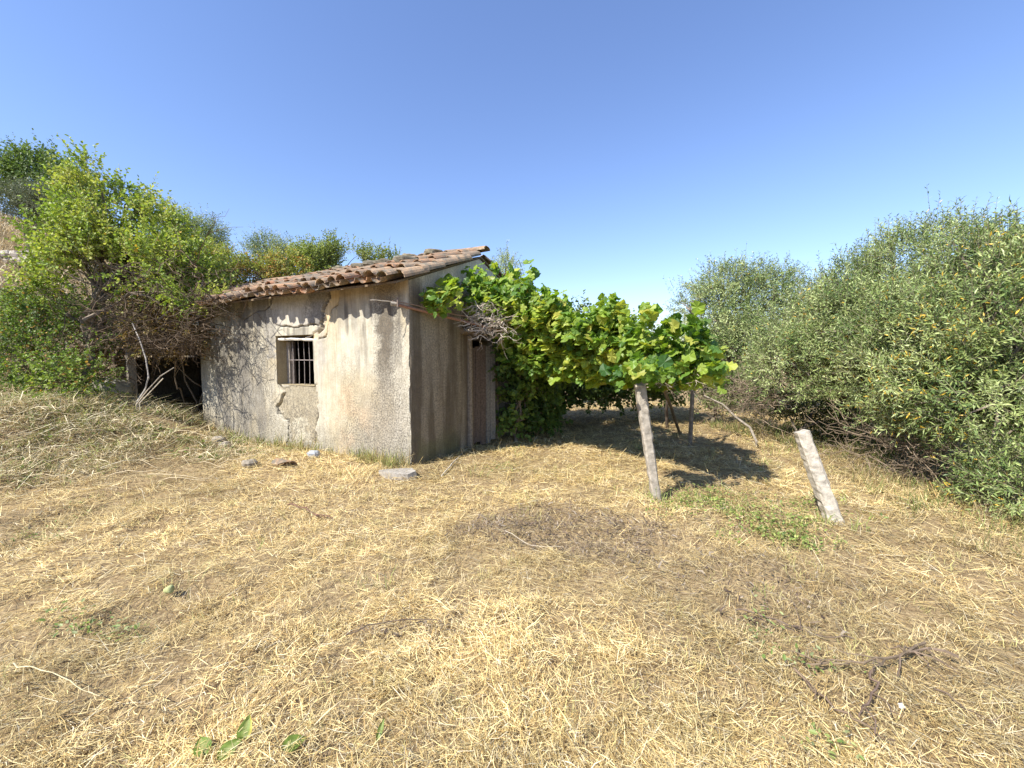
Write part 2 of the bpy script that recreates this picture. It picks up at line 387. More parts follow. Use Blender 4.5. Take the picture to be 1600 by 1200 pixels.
t2 = sst(.35, .68, hs)[..., None]
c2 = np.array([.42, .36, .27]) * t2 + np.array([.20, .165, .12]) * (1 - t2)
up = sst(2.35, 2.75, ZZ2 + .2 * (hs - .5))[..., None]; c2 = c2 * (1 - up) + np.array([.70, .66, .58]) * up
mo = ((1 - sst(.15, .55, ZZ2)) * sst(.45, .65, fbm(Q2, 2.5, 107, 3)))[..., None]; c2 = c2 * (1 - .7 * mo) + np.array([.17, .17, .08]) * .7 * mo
s2 = np.clip(.55 - .2 * up[..., 0] + .3 * (hs - .5), 0, .9)
nx, nz = YY.shape[1], YY.shape[0]
ii = (np.arange(nz - 1)[:, None] * nx + np.arange(nx - 1)[None]); cy = (ys[:-1] + ys[1:]) / 2
zc = np.concatenate([zl, HZ + zu]); zcm = (zc[:-1] + zc[1:]) / 2
ii = ii[~(((cy > DY0) & (cy < DY1))[None] & (zcm < DZ)[:, None])]
D2 = np.where(YY < .03, 0, D2)
V = np.stack([-D2 - np.where(YY < .01, chip(ZZ2), 0), YY, ZZ2], -1).reshape(-1, 3)
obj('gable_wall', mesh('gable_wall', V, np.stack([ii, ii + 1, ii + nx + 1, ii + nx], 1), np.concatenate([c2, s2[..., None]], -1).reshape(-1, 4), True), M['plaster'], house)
# other walls, reveals, room whose shade is put into the wall colour
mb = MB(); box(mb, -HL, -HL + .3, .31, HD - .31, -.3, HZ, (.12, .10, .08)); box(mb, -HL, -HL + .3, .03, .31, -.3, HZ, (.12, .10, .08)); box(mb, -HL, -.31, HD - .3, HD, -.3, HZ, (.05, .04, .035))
obj('rear_wall', mb.mesh('rear_wall'), M['block'], house)
def quads(name, Q, colr, mat, parent):
    V = np.array(Q, float).reshape(-1, 3); return obj(name, mesh(name, V, np.arange(len(V)).reshape(-1, 4), np.tile(colr, (len(V), 1))), mat, parent)
win = quads('window', [[(WX0, .003, WZ0), (WX0, .31, WZ0), (WX0, .31, WZ1), (WX0, .003, WZ1)], [(WX1, .003, WZ0), (WX1, .003, WZ1), (WX1, .31, WZ1), (WX1, .31, WZ0)],
    [(WX0, .003, WZ0), (WX1, .003, WZ0), (WX1, .31, WZ0), (WX0, .31, WZ0)], [(WX0, .003, WZ1), (WX0, .31, WZ1), (WX1, .31, WZ1), (WX1, .003, WZ1)]], (.42, .35, .22, .3), M['plaster'], house)
quads('doorway', [[(-.003, DY0, -.3), (-.003, DY0, DZ), (-.31, DY0, DZ), (-.31, DY0, -.3)], [(-.003, DY1, -.3), (-.31, DY1, -.3), (-.31, DY1, DZ), (-.003, DY1, DZ)],
    [(-.003, DY0, DZ), (-.003, DY1, DZ), (-.31, DY1, DZ), (-.31, DY0, DZ)]], (.40, .35, .24, .3), M['plaster'], house)
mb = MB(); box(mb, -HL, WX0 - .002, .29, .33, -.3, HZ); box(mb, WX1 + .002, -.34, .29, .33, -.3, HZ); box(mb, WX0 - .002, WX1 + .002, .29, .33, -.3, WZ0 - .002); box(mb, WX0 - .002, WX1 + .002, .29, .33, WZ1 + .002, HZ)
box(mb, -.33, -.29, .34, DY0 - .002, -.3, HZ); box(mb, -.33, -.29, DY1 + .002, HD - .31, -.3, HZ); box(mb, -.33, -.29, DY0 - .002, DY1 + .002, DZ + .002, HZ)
mb.c = [np.tile((.035, .03, .025), (len(v), 1)) for v in mb.V]  # near-black walls carry the unlit room's darkness in their colour
obj('inner_wall', mb.mesh('inner_wall'), M['block'], house)
# window parts
for q, (xx, tilt) in enumerate([(-2.86, .03), (-2.70, .02), (-2.55, .01), (-2.41, .015), (-2.27, .01)]):
    mb = MB(); tube(mb, [(xx, .16, WZ0 - .02), (xx + tilt * .4, .165, 1.45), (xx - tilt * .3, .16, WZ1 + .02)], 0.0075, 6, (.24, .21, .19)); obj('bar', mb.mesh('bar'), M['iron'], win)
mb = MB(); box(mb, -2.93, WX1 + .03, .146, .151, 1.445, 1.459, (.26, .22, .2)); obj('cross_bar', mb.mesh('cross_bar'), M['iron'], win)
mb = MB(); box(mb, -3.06, -2.985, .175, .245, WZ0 + .002, WZ1 - .09, (.33, .29, .24)); obj('frame_post', mb.mesh('frame_post'), M['wood'], win)
mb = MB(); box(mb, -2.98, -2.90, .205, .235, WZ0 + .004, WZ1 - .09, (.10, .08, .07)); obj('shutter_board', mb.mesh('shutter_board'), M['wood'], win)
mb = MB(); pts = wander((WX0 + .0, .05, WZ1 - .055), (WX1 - .02, .06, WZ1 - .085), 9, .012, 5)
tube(mb, pts, [.022, .026, .024, .028, .025, .022, .026, .024, .02], 6, (.70, .66, .58)); obj('lintel_pole', mb.mesh('lintel_pole'), M['wood'], win)
mb = MB(); pts = wander((-2.32, .05, WZ1 - .05), (WX1 - .04, .05, WZ1 + .012), 6, .008, 9); tube(mb, pts, .016, 5, (.48, .43, .36)); obj('lintel_splinter', mb.mesh('lintel_splinter'), M['wood'], win)
# door leaf, ajar, planks
DA = math.radians(17)
door = bpy.data.objects.new('door', None); C.link(door); door.parent = house; door.location = (.012, DY0 - .04, 0); door.rotation_euler = (0, 0, -DA)
rr = random.Random(3); y = 0.0
for q in range(5):
    wd = (.115, .10, .12, .095, .115)[q]; mb = MB(); zt = 1.66 + rr.uniform(-.03, .05); zb = .03 + rr.uniform(0, .09)
    n0 = 7; zz = np.linspace(zb, zt, n0); y0 = y + .004; y1 = y + wd - .004; x0 = rr.uniform(0, .006)
    e0 = np.array([rr.uniform(-.004, .004) for _ in zz]); e1 = np.array([rr.uniform(-.004, .004) for _ in zz])
    V = np.array([[(x0, y0 + e0[i], z), (x0 + .028, y0 + e0[i], z), (x0 + .028, y1 + e1[i], z), (x0, y1 + e1[i], z)] for i, z in enumerate(zz)]).reshape(-1, 3)
    F = [[i * 4 + j, i * 4 + (j + 1) % 4, i * 4 + 4 + (j + 1) % 4, i * 4 + 4 + j] for i in range(n0 - 1) for j in range(4)] + [[0, 3, 2, 1], [4 * n0 - 4, 4 * n0 - 3, 4 * n0 - 2, 4 * n0 - 1]]
    sh = rr.uniform(.75, 1.2); mb.add(V, np.array(F), np.array((.125, .095, .075)) * sh if q < 3 else np.array((.27, .25, .215)) * sh)
    obj('plank', mb.mesh('plank'), M['wood'], door); y += wd
mb = MB(); box(mb, -.025, -.001, .02, .52, .35, .45, (.16, .11, .08)); obj('batten', mb.mesh('batten'), M['wood'], door)
mb = MB(); box(mb, -.025, -.001, .02, .52, 1.25, 1.35, (.16, .11, .08)); obj('batten', mb.mesh('batten'), M['wood'], door)
for yy in (DY0 - .035, DY1 + .05):
    mb = MB(); tube(mb, wander((.03, yy, -.1), (.03, yy, 1.84), 8, .008, int(yy * 100)), [.05, .048, .05, .046, .045, .047, .044, .042], 7, (.27, .22, .16)); obj('door_jamb', mb.mesh('door_jamb'), M['wood'], house)
mb = MB(); tube(mb, wander((.035, DY0 - .25, 1.9), (.03, DY1 + .25, 1.88), 7, .012, 4), .05, 7, (.24, .19, .14)); obj('door_lintel', mb.mesh('door_lintel'), M['wood'], house)
# roof: deck + tiles
EV = .35                                                      # eave overhang
def rz_(x, y): return np.where(y < HW, HZ + (RZ - HZ) * y / HW, RZ - (RZ - HZ) * (y - HW) / (HD - HW))
mb = MB()
for (y0, y1) in ((-.24, HW), (HW, HD + .15)):
    for x0 in np.linspace(-HL - .05, .0, 2)[:-1]:
        z0, z1 = rz_(0, y0) + .012, rz_(0, y1) + .012
        v = np.array([(-HL - .05, y0, z0), (.03, y0, z0), (.03, y1, z1), (-HL - .05, y1, z1)]); v2 = v + [0, 0, .025]
        mb.add(np.concatenate([v, v2]), np.array([[3, 2, 1, 0], [4, 5, 6, 7], [0, 1, 5, 4], [1, 2, 6, 5], [2, 3, 7, 6], [3, 0, 4, 7]]), (.2, .15, .1))
roof = obj('roof', mb.mesh('roof'), M['wood'], house)
def tile_mesh(name, L, rb, rt, down=False, seed=0, chip=False):
    r = np.random.default_rng(seed); K = 8; nL = 3; V = []
    for lay_, th in ((0, .0), (1, .016)):
        for i in range(nL):
            t = i / (nL - 1); rad = rb + (rt - rb) * t - th
            for j in range(K + 1):
                a = math.pi * (.03 + .94 * j / K); x = math.cos(a) * rad; z = math.sin(a) * rad * .82
                yy = t * L + (r.normal(0, .006) if i != 1 else 0)
                if chip and i == 0 and j > 5: yy += .05 * (j - 5)
                V.append((x, yy, -z if down else z))
    V = np.array(V); F = []; n1 = nL * (K + 1)
    for s in (0, 1):
        for i in range(nL - 1):
            for j in range(K):
                a = s * n1 + i * (K + 1) + j; q = [a, a + 1, a + K + 2, a + K + 1]; F.append(q if s == 0 else q[::-1])
    for i in (0, nL - 1):
        for j in range(K): a = i * (K + 1) + j; F.append([a, a + n1, a + n1 + 1, a + 1])
    for i in range(nL - 1):
        for j in (0, K): a = i * (K + 1) + j; F.append([a, a + K + 1, a + K + 1 + n1, a + n1])
    me = mesh(name, V, np.array(F), None, False); me.materials.append(M['tile']); return me
covers = [tile_mesh('cover_tile', .43, .106, .085, False, s, s == 2) for s in range(4)]
chans = [tile_mesh('channel_tile', .43, .088, .108, True, s) for s in range(3)]
rr = random.Random(21); PIT = .252; ST = .325
cs, sn = math.cos(SLOPE), math.sin(SLOPE)
def put_tile(me, x, w_, lift, rz=0, rx=0, ry=0, sc=1):
    o = obj('tile', me, None, roof); y = -EV + w_ * cs; z = HZ - EV * math.tan(SLOPE) + w_ * sn + lift
    o.location = (x, y - lift * sn * .5, z); o.rotation_euler = (SLOPE + rx, ry, rz); o.scale = (sc, sc, sc); return o
ncol = int((HL + .1) / PIT)
for ci in range(ncol + 1):
    x = -.06 - ci * PIT
    sag = .02 * math.sin(ci * .7) + rr.uniform(-.012, .012); left = max(0, (ci - 12) / 9)
    for ri in range(6):
        w_ = ri * ST + rr.uniform(-.02, .02) - (rr.uniform(0, .05) if ri == 0 else 0)
        if ci < ncol: put_tile(rr.choice(chans), x - PIT / 2 + rr.uniform(-.012, .012), w_, .135 + .018 * (ri > 0) + sag, rr.uniform(-.04, .04), -.035, rr.uniform(-.05, .05))
        if left > 0 and rr.random() < .28 * left: continue
        ex = 1 if ri < 5 else .95
        put_tile(rr.choice(covers), x + rr.uniform(-.02, .02), w_ + rr.uniform(-.02, .02), .125 + .02 * (ri > 0) + sag + rr.uniform(0, .012), rr.uniform(-.07, .07) * (1 + left), -.04 + rr.uniform(-.03, .03), rr.uniform(-.10, .10), ex)
for q in range(16):                                            # ridge row
    o = obj('tile', rr.choice(covers), None, roof); o.location = (-.30 - q * .37, HW + rr.uniform(-.02, .02), RZ + .115 + rr.uniform(-.015, .02)); o.rotation_euler = (rr.uniform(-.05, .02), rr.uniform(-.1, .1), -math.pi / 2 + rr.uniform(-.06, .06)); o.scale = (1.1, 1.1, 1.1)
for q in range(5):                                             # verge of the rear slope, seen over the gable
    w_ = q * .36 + .12; o = obj('tile', rr.choice(covers), None, roof); o.location = (-.02 + rr.uniform(-.03, .02), HW + w_ * cs, RZ - w_ * sn + .085 + rr.uniform(-.03, .03)); o.rotation_euler = (-SLOPE + rr.uniform(-.1, .1), rr.uniform(-.15, .15), rr.uniform(-.15, .15))
for q, (w_, dx) in enumerate([(.15, .05), (.50, .075), (.86, .06), (1.22, .04), (1.55, .03)]):   # verge of the front slope
    put_tile(covers[q % 4], dx, w_, .085, rr.uniform(-.06, .03), -.03, .22 + rr.uniform(-.1, .1), 1.08)

# ------------------------------------------------------------------ stones
def rock(mb, c, r, seed, col, flat=1.0, sub=10):
    th = np.linspace(0, math.pi, sub); ph = np.arange(sub * 2) * math.pi / sub
    T, P = np.meshgrid(th, ph, indexing='ij'); d = np.stack([np.sin(T) * np.cos(P), np.sin(T) * np.sin(P), np.cos(T)], -1)
    k = 0.62 + .75 * fbm(d + seed * 3.1, 1.3, seed, 3)
    dq = np.sign(d) * np.abs(d) ** .75
    V = (dq * k[..., None] * np.asarray(r)).reshape(-1, 3) + np.asarray(c)
    n2 = sub * 2; F = [[i * n2 + j, (i + 1) * n2 + j, (i + 1) * n2 + (j + 1) % n2, i * n2 + (j + 1) % n2] for i in range(sub - 1) for j in range(n2)]
    mb.add(V, np.array(F), col)
def stone(name, p, r, seed, col, label, group=None, rz=0, cat='stone'):
    mb = MB(); rock(mb, (0, 0, 0), r, seed, col); o = obj(name, mb.mesh(name, smooth=False), M['stone']); o.location = p; o.rotation_euler = (0, 0, rz)
    return tag(o, label, cat, group)
rr = random.Random(8)
for q, (x, y, s) in enumerate([(-.42, .42, .13), (-.75, .66, .12), (-1.25, .75, .11), (-1.0, 1.06, .12), (-1.6, .86, .11), (-.42, 1.04, .11), (-2.05, .95, .10), (-2.7, 1.05, .10)]):
    X, Y = h2w(x, y); z = float(rz_(0, y)) + .225
    stone('roof_stone', (float(X), float(Y), z), (s * 1.45, s, s * .55), 31 + q, (.22, .19, .13) if q % 2 else (.17, .15, .11), 'mossy brown stone weighing down the clay tiles of the shed roof', 'stones lying on the shed roof', rr.uniform(0, 3))
p = onz(622, 745); mb = MB()
ang = np.array([0.1, .9, 1.7, 2.5, 3.3, 4.2, 5.0, 5.7]); rad = np.array([.26, .22, .2, .25, .27, .21, .19, .24])
top = np.stack([np.cos(ang) * rad, np.sin(ang) * rad * .62, np.full(8, .06) + .012 * np.sin(ang * 2)], -1); bot = top * [1.04, 1.04, 0] + [0, 0, -.05]
mb.add(np.concatenate([bot, top, [[0, 0, .066]]]), [np.array([[i, (i + 1) % 8, 8 + (i + 1) % 8, 8 + i] for i in range(8)]), np.array([[8 + i, 8 + (i + 1) % 8, 16] for i in range(8)])], (.34, .31, .265))
o = obj('flat_stone', mb.mesh('flat_stone'), M['stone']); o.location = (p[0], p[1], float(g(p[0], p[1])) + .0); o.rotation_euler = (.02, -.05, -.35); tag(o, 'flat grey stone slab lying at the corner of the shed', 'stone')
for q, (px, py, s, cl, lb) in enumerate([(175, 592, .26, (.30, .28, .22), 'large weathered boulder beside the dark cellar opening'), (390, 735, .08, (.30, .26, .2), 'small pale stone at the foot of the bank by the shed'), (342, 690, .10, (.34, .30, .24), 'pale stone on the bank edge by the shed wall'), (352, 700, .08, (.36, .32, .26), 'rounded pale stone lower on the bank beside the shed wall')]):
    Y = (7.75, 5.6, 7.0, 6.8)[q]; p = at(px, py, Y); z = float(g(p[0], p[1]))
    stone('boulder' if q == 0 else 'stone', (p[0], p[1], z + s * .5), (s * 1.1, s, s * .8), 60 + q, cl, lb, None, q)
p = onz(1408, 1116); stone('pebble', (p[0], p[1], float(g(p[0], p[1])) + .02), (.012, .010, .009), 77, (.8, .78, .74), 'small white pebble in the cut straw', None, 0, 'pebble')
# broken tile and crumpled plastic at the wall foot
p = onz(455, 729); me = tile_mesh('broken_tile', .26, .11, .10, False, 5, True); o = obj('broken_tile', me, None); o.location = (p[0], p[1], float(g(p[0], p[1])) + .0); o.rotation_euler = (.12, .25, 1.3); tag(o, 'broken orange clay tile lying at the foot of the front wall', 'tile')
mb = MB(); rock(mb, (0, 0, 0), (.085, .06, .05), 91, (.34, .36, .38), sub=8); p = onz(491, 716); o = obj('plastic_scrap', mb.mesh('plastic_scrap'), M['iron']); o.location = (p[0], p[1], float(g(p[0], p[1])) + .05); tag(o, 'crumpled pale grey plastic scrap by the shed wall', 'litter')

# ------------------------------------------------------------------ cellar opening left of the shed
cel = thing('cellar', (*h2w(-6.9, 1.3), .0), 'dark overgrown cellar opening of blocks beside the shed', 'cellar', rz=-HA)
mb = MB(); box(mb, -2.6, 1.176, .02, .2, -.3, 1.7, (.05, .045, .04)); obj('mortar_wall', mb.mesh('mortar_wall'), M['block'], cel)  # near black: the shade of the recess is put into the wall colour
rr = random.Random(5); bm_ = None
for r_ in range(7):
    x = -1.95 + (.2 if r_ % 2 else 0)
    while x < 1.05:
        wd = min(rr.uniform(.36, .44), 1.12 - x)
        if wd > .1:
            mb = MB(); c_ = np.array((.055, .047, .04)) * rr.uniform(.7, 1.3); box(mb, x + .008, x + wd - .008, -.02 + rr.uniform(-.008, .008), .02, r_ * .22 - .2, r_ * .22, c_); obj('block', mb.mesh('block'), M['block'], cel)  # blocks darkened as well, painted shade of the opening
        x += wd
mb = MB(); V = []
lw = [(-2.05, .0), (-1.75, -1.1), (-1.15, -1.65)]
for (a0, b0), (a1, b1) in zip(lw[:-1], lw[1:]):
    d = np.array([a1 - a0, b1 - b0]); nrm = np.array([-d[1], d[0]]) / np.hypot(*d) * -.3
    v = np.array([(a0, b0, -.3), (a1, b1, -.3), (a1 + nrm[0], b1 + nrm[1], -.3), (a0 + nrm[0], b0 + nrm[1], -.3)]); v2 = v + [0, 0, 1.8]
    mb.add(np.concatenate([v, v2]), np.array([[3, 2, 1, 0], [4, 5, 6, 7], [0, 1, 5, 4], [1, 2, 6, 5], [2, 3, 7, 6], [3, 0, 4, 7]]), (.20, .17, .13))
obj('side_wall', mb.mesh('side_wall'), M['stone'], cel)
mb = MB(); v = np.array([(-2.3, .3, 1.55), (-2.2, -1.2, 1.55), (-1.3, -1.85, 1.55), (.2, -1.35, 1.55), (1.10, -1.32, 1.55), (1.17, .3, 1.55)]); v2 = v + [0, 0, .16]
mb.add(np.concatenate([v, v2]), [np.array([[5, 4, 3, 2, 1, 0], [6, 7, 8, 9, 10, 11]]), np.array([[i, (i + 1) % 6, 6 + (i + 1) % 6, 6 + i] for i in range(6)])], (.06, .045, .03)); obj('roof_slab', mb.mesh('roof_slab'), M['bark'], cel)
p = at(205, 575, 8.05); mb = MB(); z0 = float(g(p[0], p[1])); box(mb, -.05, .05, -.06, .06, -.15, 1.62 - z0, (.24, .21, .17)); o = obj('prop_post', mb.mesh('prop_post'), M['wood'], cel)
lx, ly = w2h(p[0], p[1]); o.location = (lx + 6.9, ly - 1.3, z0)

# ------------------------------------------------------------------ vegetation builders
def lob(px, py, Y, wpx, hpx, ry=None):
    c_ = at(px, py, Y); rx = wpx * Y / FPX; rz = hpx * Y / FPX; return (*c_, rx, ry if ry else (rx + rz) / 2, rz)
def twigs_in(lobes, n, clump=1.3, thr=.42, shell=.55, seed=0):
    L = np.array(lobes); wgt = (L[:, 3] * L[:, 4] * L[:, 5]) ** (.72); wgt /= wgt.sum()
    m = int(n * 2.2); k_ = R.choice(len(L), m, p=wgt); d = sph(m)
    rad = (shell ** 3 + (1 - shell ** 3) * R.random(m)) ** (1 / 3); rad *= .70 + .58 * vn(d * 1.5 + k_[:, None] * 7.3, 1.9, seed)
    P = L[k_, :3] + d * L[k_, 3:6] * rad[:, None]
    O = norm(d / L[k_, 3:6] * L[k_, 3:6].mean(1, keepdims=True))
    keep = np.abs(vn(P, clump * .8, seed + 1) * .5 + vn(P, clump * 1.9, seed + 2) * .5) > thr
    keep &= P[:, 2] > g(P[:, 0], P[:, 1], False) + .05
    hx, hy = w2h(P[:, 0], P[:, 1]); inside = (hx > -HL - .1) & (hx < .12) & (hy > -.05) & (hy < HD + .1) & (P[:, 2] < np.where(hy < HW, HZ + (RZ - HZ) * hy / HW, RZ - (RZ - HZ) * (hy - HW) / (HD - HW)) + .15)
    keep &= ~inside
    P, O, k_ = P[keep][:n], O[keep][:n], k_[keep][:n]; return P, O, k_
def foliage(P, O, tl, nl, LL, WW, tpl, cols, up=.35, rnd=.6, yellow=0, ycol=(.6, .45, .08), clumpf=1.2, seed=0, spread=.85, nup=.6, droop=0):
    """twigs at P heading O -> leaf geometry + twig sticks"""
    n = len(P); D = norm(O * .6 + np.array([0, 0, up]) + R.normal(0, rnd, (n, 3)) * .6)
    shoot = (R.random(n) < .08) & (O[:, 2] > .1); D = np.where(shoot[:, None], norm(D + [0, 0, .9]), D); L = tl * (.6 + .8 * R.random(n)) * np.where(shoot, 1.55, 1); E = P + D * L[:, None]; E[:, 2] -= droop * L
    t = (np.arange(nl)[None] + R.random((n, nl))) / nl; t = .08 + .92 * t
    B = P[:, None] + (E - P)[:, None] * t[..., None]
    a = norm(np.cross(D, sph(n)))[:, None]; b_ = np.cross(D[:, None], a)
    phi = np.arange(nl)[None] * 2.4 + R.random((n, 1)) * 6.28 + R.normal(0, .4, (n, nl))
    side = a * np.cos(phi)[..., None] + b_ * np.sin(phi)[..., None]
    ld = norm(D[:, None] * (.55 + .3 * (t[..., None])) + side * spread + R.normal(0, .15, (n, nl, 3)) + np.array([0, 0, -.12]))
    nn = norm(np.array([0, 0, nup * .7]) + O[:, None] * .55 + R.normal(0, .5, (n, nl, 3)))
    B = B.reshape(-1, 3); ld = ld.reshape(-1, 3); nn = nn.reshape(-1, 3); N = len(B)
    ll = LL * (.65 + .6 * R.random(N)); ww = WW * (.7 + .5 * R.random(N))
    V, F, k_ = leaves(B, ld, nn, ll, ww, tpl)
    cols = np.array(cols, float); u = np.clip(vn(B, clumpf * 2.4, seed + 5) * .95 + R.random(N) * .6 - .28, 0, .999) * (len(cols) - 1)
    i0 = u.astype(int); f = (u - i0)[:, None]; c_ = cols[i0] * (1 - f) + cols[np.minimum(i0 + 1, len(cols) - 1)] * f
    c_ = c_ * (.75 + .5 * R.random((N, 1)))
    if yellow:
        ym = (R.random(N) < yellow * np.clip(3 * (vn(B, 1.1, seed + 9) - .35), 0.1, 2))[:, None]; c_ = np.where(ym, np.array(ycol) * (.7 + .5 * R.random((N, 1))), c_)
    return V, F.reshape(-1, F.shape[-1]), np.repeat(c_, k_, 0), (P, E)
def limb_set(root, lobes, P, k_, r0, seed, nsec=40, fork=None, col=(.20, .165, .125)):
    mb = MB(); rq = np.random.default_rng(seed); root = np.asarray(root, float)
    h = min(l[2] for l in lobes) - root[2]; fork = fork if fork is not None else max(.25, .35 * (np.mean([l[2] for l in lobes]) - root[2]))
    tp = np.array([root[0] + rq.normal(0, .08), root[1] + rq.normal(0, .08), root[2] + fork])
    pts = wander(root - [0, 0, .1], tp, 7, .05, seed); tube(mb, pts, np.linspace(r0 * 1.35, r0, 7), 8, col)
    cw = []
    for i, l in enumerate(lobes):
        c_ = np.array(l[:3]); pts = wander(tp, c_, 8, .12 * np.linalg.norm(c_ - tp), seed + i + 1, .05); tube(mb, pts, np.linspace(r0 * .75, r0 * .22, 8), 6, col); cw.append(pts)
    for j in rq.choice(len(P), min(nsec, len(P)), False):
        pts0 = cw[k_[j]][rq.integers(4, 8)]; pts = wander(pts0, P[j], 5, .07 * np.linalg.norm(P[j] - pts0), seed + 100 + int(j)); tube(mb, pts, np.linspace(r0 * .25, r0 * .06, 5), 4, col, False)
    return mb
def plant(name, label, cat, root, lobes, n, tl, nl, LL, WW, tpl, cols, mat, r0=.07, seed=1, group=None, nsec=40, clump=1.3, thr=.42, shell=.55, twigr=.003, bcol=(.20, .165, .125), fork=None, extra=None, **kw):
    root = np.array([root[0], root[1], float(g(root[0], root[1], False))]); t_ = thing(name, root, label, cat, group)
    P, O, k_ = twigs_in(lobes, n, clump, thr, shell, seed)
    V, F, c_, (A, B) = foliage(P, O, tl, nl, LL, WW, tpl, cols, seed=seed, **kw)
    obj('crown', mesh('crown', V - root, F, c_), mat, t_)
    mb = limb_set(root, lobes, P, k_, r0, seed, nsec, fork, bcol)
    SV, SF = sticks(A, B, twigr, twigr * .5); mb.add(SV, SF, (.22, .20, .13))
    obj('trunk', mb.mesh('trunk', root), M['bark'], t_)
    return t_

OL = [(.08, .135, .04), (.19, .26, .08), (.34, .40, .145), (.48, .53, .26)]
SH = [(.15, .235, .04), (.27, .37, .06), (.40, .45, .09), (.55, .55, .18)]
BR = [(.07, .13, .03), (.14, .22, .05), (.24, .30, .07)]
# ---- olives on the right
plant('olive_tree', 'broad grey-green olive tree with yellowing leaves spreading to the ground behind leaning post', 'tree', (6.2, 4.9),
      [lob(1600, 520, 4.7, 150, 140, 1.2), lob(1560, 610, 4.3, 110, 95, .8), lob(1480, 560, 5.0, 130, 130, 1.0), lob(1650, 760, 3.7, 80, 70, .6), lob(1550, 455, 5.2, 95, 75, 1.0), lob(1690, 440, 5.0, 110, 95, 1.2), lob(1440, 610, 5.0, 80, 55, .7)],
      7200, .27, 13, .066, .0165, T_OLIVE, OL, M['olive'], .12, 3, 'olive trees along the right', 90, 2.5, .48, .42, yellow=.05, ycol=(.62, .42, .06), up=.45)
plant('olive_tree', 'dense olive tree with silvery upright shoots between the broad olive and the vine', 'tree', (5.9, 7.6),
      [lob(1330, 520, 6.6, 120, 90, 1.2), lob(1240, 570, 6.7, 62, 55, .8), lob(1400, 470, 6.9, 110, 85, 1.2), lob(1370, 575, 6.1, 100, 55, .8), lob(1460, 420, 7.2, 110, 60, 1.2), lob(1310, 500, 7.4, 56, 40, .9)],
      6200, .28, 12, .066, .0175, T_OLIVE, OL, M['olive'], .12, 13, 'olive trees along the right', 80, 2.2, .475, .42, yellow=.045, ycol=(.60, .40, .07), up=.6)
plant('olive_tree', 'tall rounded olive tree rising behind the end of the vine', 'tree', (6.4, 12.2),
      [lob(1110, 500, 11.5, 55, 55, 1.2), lob(1170, 470, 11.8, 65, 50, 1.3), lob(1210, 450, 12, 40, 36, 1.0), lob(1150, 560, 11, 75, 60, 1.2), lob(1085, 470, 11.8, 30, 30, .8), lob(1130, 445, 12, 40, 28, .9)],
      4200, .34, 11, .072, .024, T_OLIVE, OL, M['olive'], .13, 23, 'olive trees along the right', 60, 1.6, .46, .45, yellow=.02)
plant('olive_tree', 'grey olive tree half hidden behind the dense silvery olive', 'tree', (9.0, 11.2), [lob(1300, 540, 10.5, 70, 60, 1.2), lob(1390, 520, 11, 80, 60, 1.3), lob(1480, 500, 11, 90, 70, 1.3), lob(1340, 600, 10, 80, 50, 1.1)], 1900, .34, 10, .08, .030, T_OLIVE, OL, M['olive'], .12, 27, 'olive trees along the right', 50, 1.2, .34, .5)
plant('olive_tree', 'olive tree half hidden behind the broad yellowing olive', 'tree', (11.5, 8.6), [lob(1600, 500, 8.6, 110, 80, 1.2), lob(1520, 560, 8.4, 90, 70, 1.1), lob(1650, 600, 8.0, 100, 70, 1.1)], 1600, .34, 10, .078, .029, T_OLIVE, OL, M['olive'], .12, 28, 'olive trees along the right', 50, 1.2, .34, .5)
plant('olive_tree', 'pale distant olive crown showing above the rear roof slope of the shed', 'tree', (-.3, 17.5), [lob(790, 428, 17, 18, 26, .7), lob(800, 450, 17, 14, 20, .6)], 500, .4, 9, .09, .03, T_OLIVE, OL[1:], M['olive'], .09, 29, None, 20, 1.2, .3, .4)
plant('olive_tree', 'small distant olive crown low between vine and tall olive', 'tree', (8.0, 19.5), [lob(1060, 515, 19, 24, 16, .8), lob(1100, 535, 18, 40, 24, 1.0), lob(1160, 540, 17, 50, 26, 1.0), lob(1220, 530, 16, 50, 34, 1.0), lob(1270, 490, 15, 40, 40, 1.0)], 1900, .4, 8, .10, .033, T_OLIVE, OL[1:], M['olive'], .09, 33, None, 20, 1.2, .3, .4)
# ---- shrubs on the left
plant('wild_shrub', 'tall bushy yellow-green shrub on the bank left of the shed', 'shrub', (-8.1, 7.9),
      [lob(150, 325, 8.4, 38, 48, .6), lob(135, 390, 8.1, 62, 44, .7), lob(215, 365, 8.3, 58, 46, .7), lob(185, 420, 7.9, 105, 42, .8), lob(285, 415, 8.2, 42, 36, .6), lob(85, 435, 8.0, 30, 22, .5), lob(152, 275, 8.4, 14, 26, .3), lob(195, 320, 8.4, 26, 26, .4), lob(310, 450, 7.7, 34, 34, .5), lob(245, 440, 7.5, 60, 34, .5)],
      2500, .32, 11, .062, .046, T_OVAL, SH, M['leaf'], .06, 43, None, 120, 1.7, .42, .5, twigr=.004, yellow=.03, ycol=(.55, .38, .06), up=.5)
plant('wild_tree', 'dark green tree at the top of the dry hillside', 'tree', at(62, 330, 17)[:2], [lob(40, 280, 17, 42, 26, 1.0), lob(88, 290, 17, 38, 32, 1.0), lob(60, 262, 17, 25, 20, .7), lob(10, 285, 17, 25, 18, .7), lob(120, 305, 16.5, 30, 26, .8)], 1500, .5, 10, .11, .08, T_DIAM, [(.07, .12, .03), (.14, .21, .05), (.20, .27, .07)], M['leaf'], .12, 47, None, 40, 1.0, .38, .5)
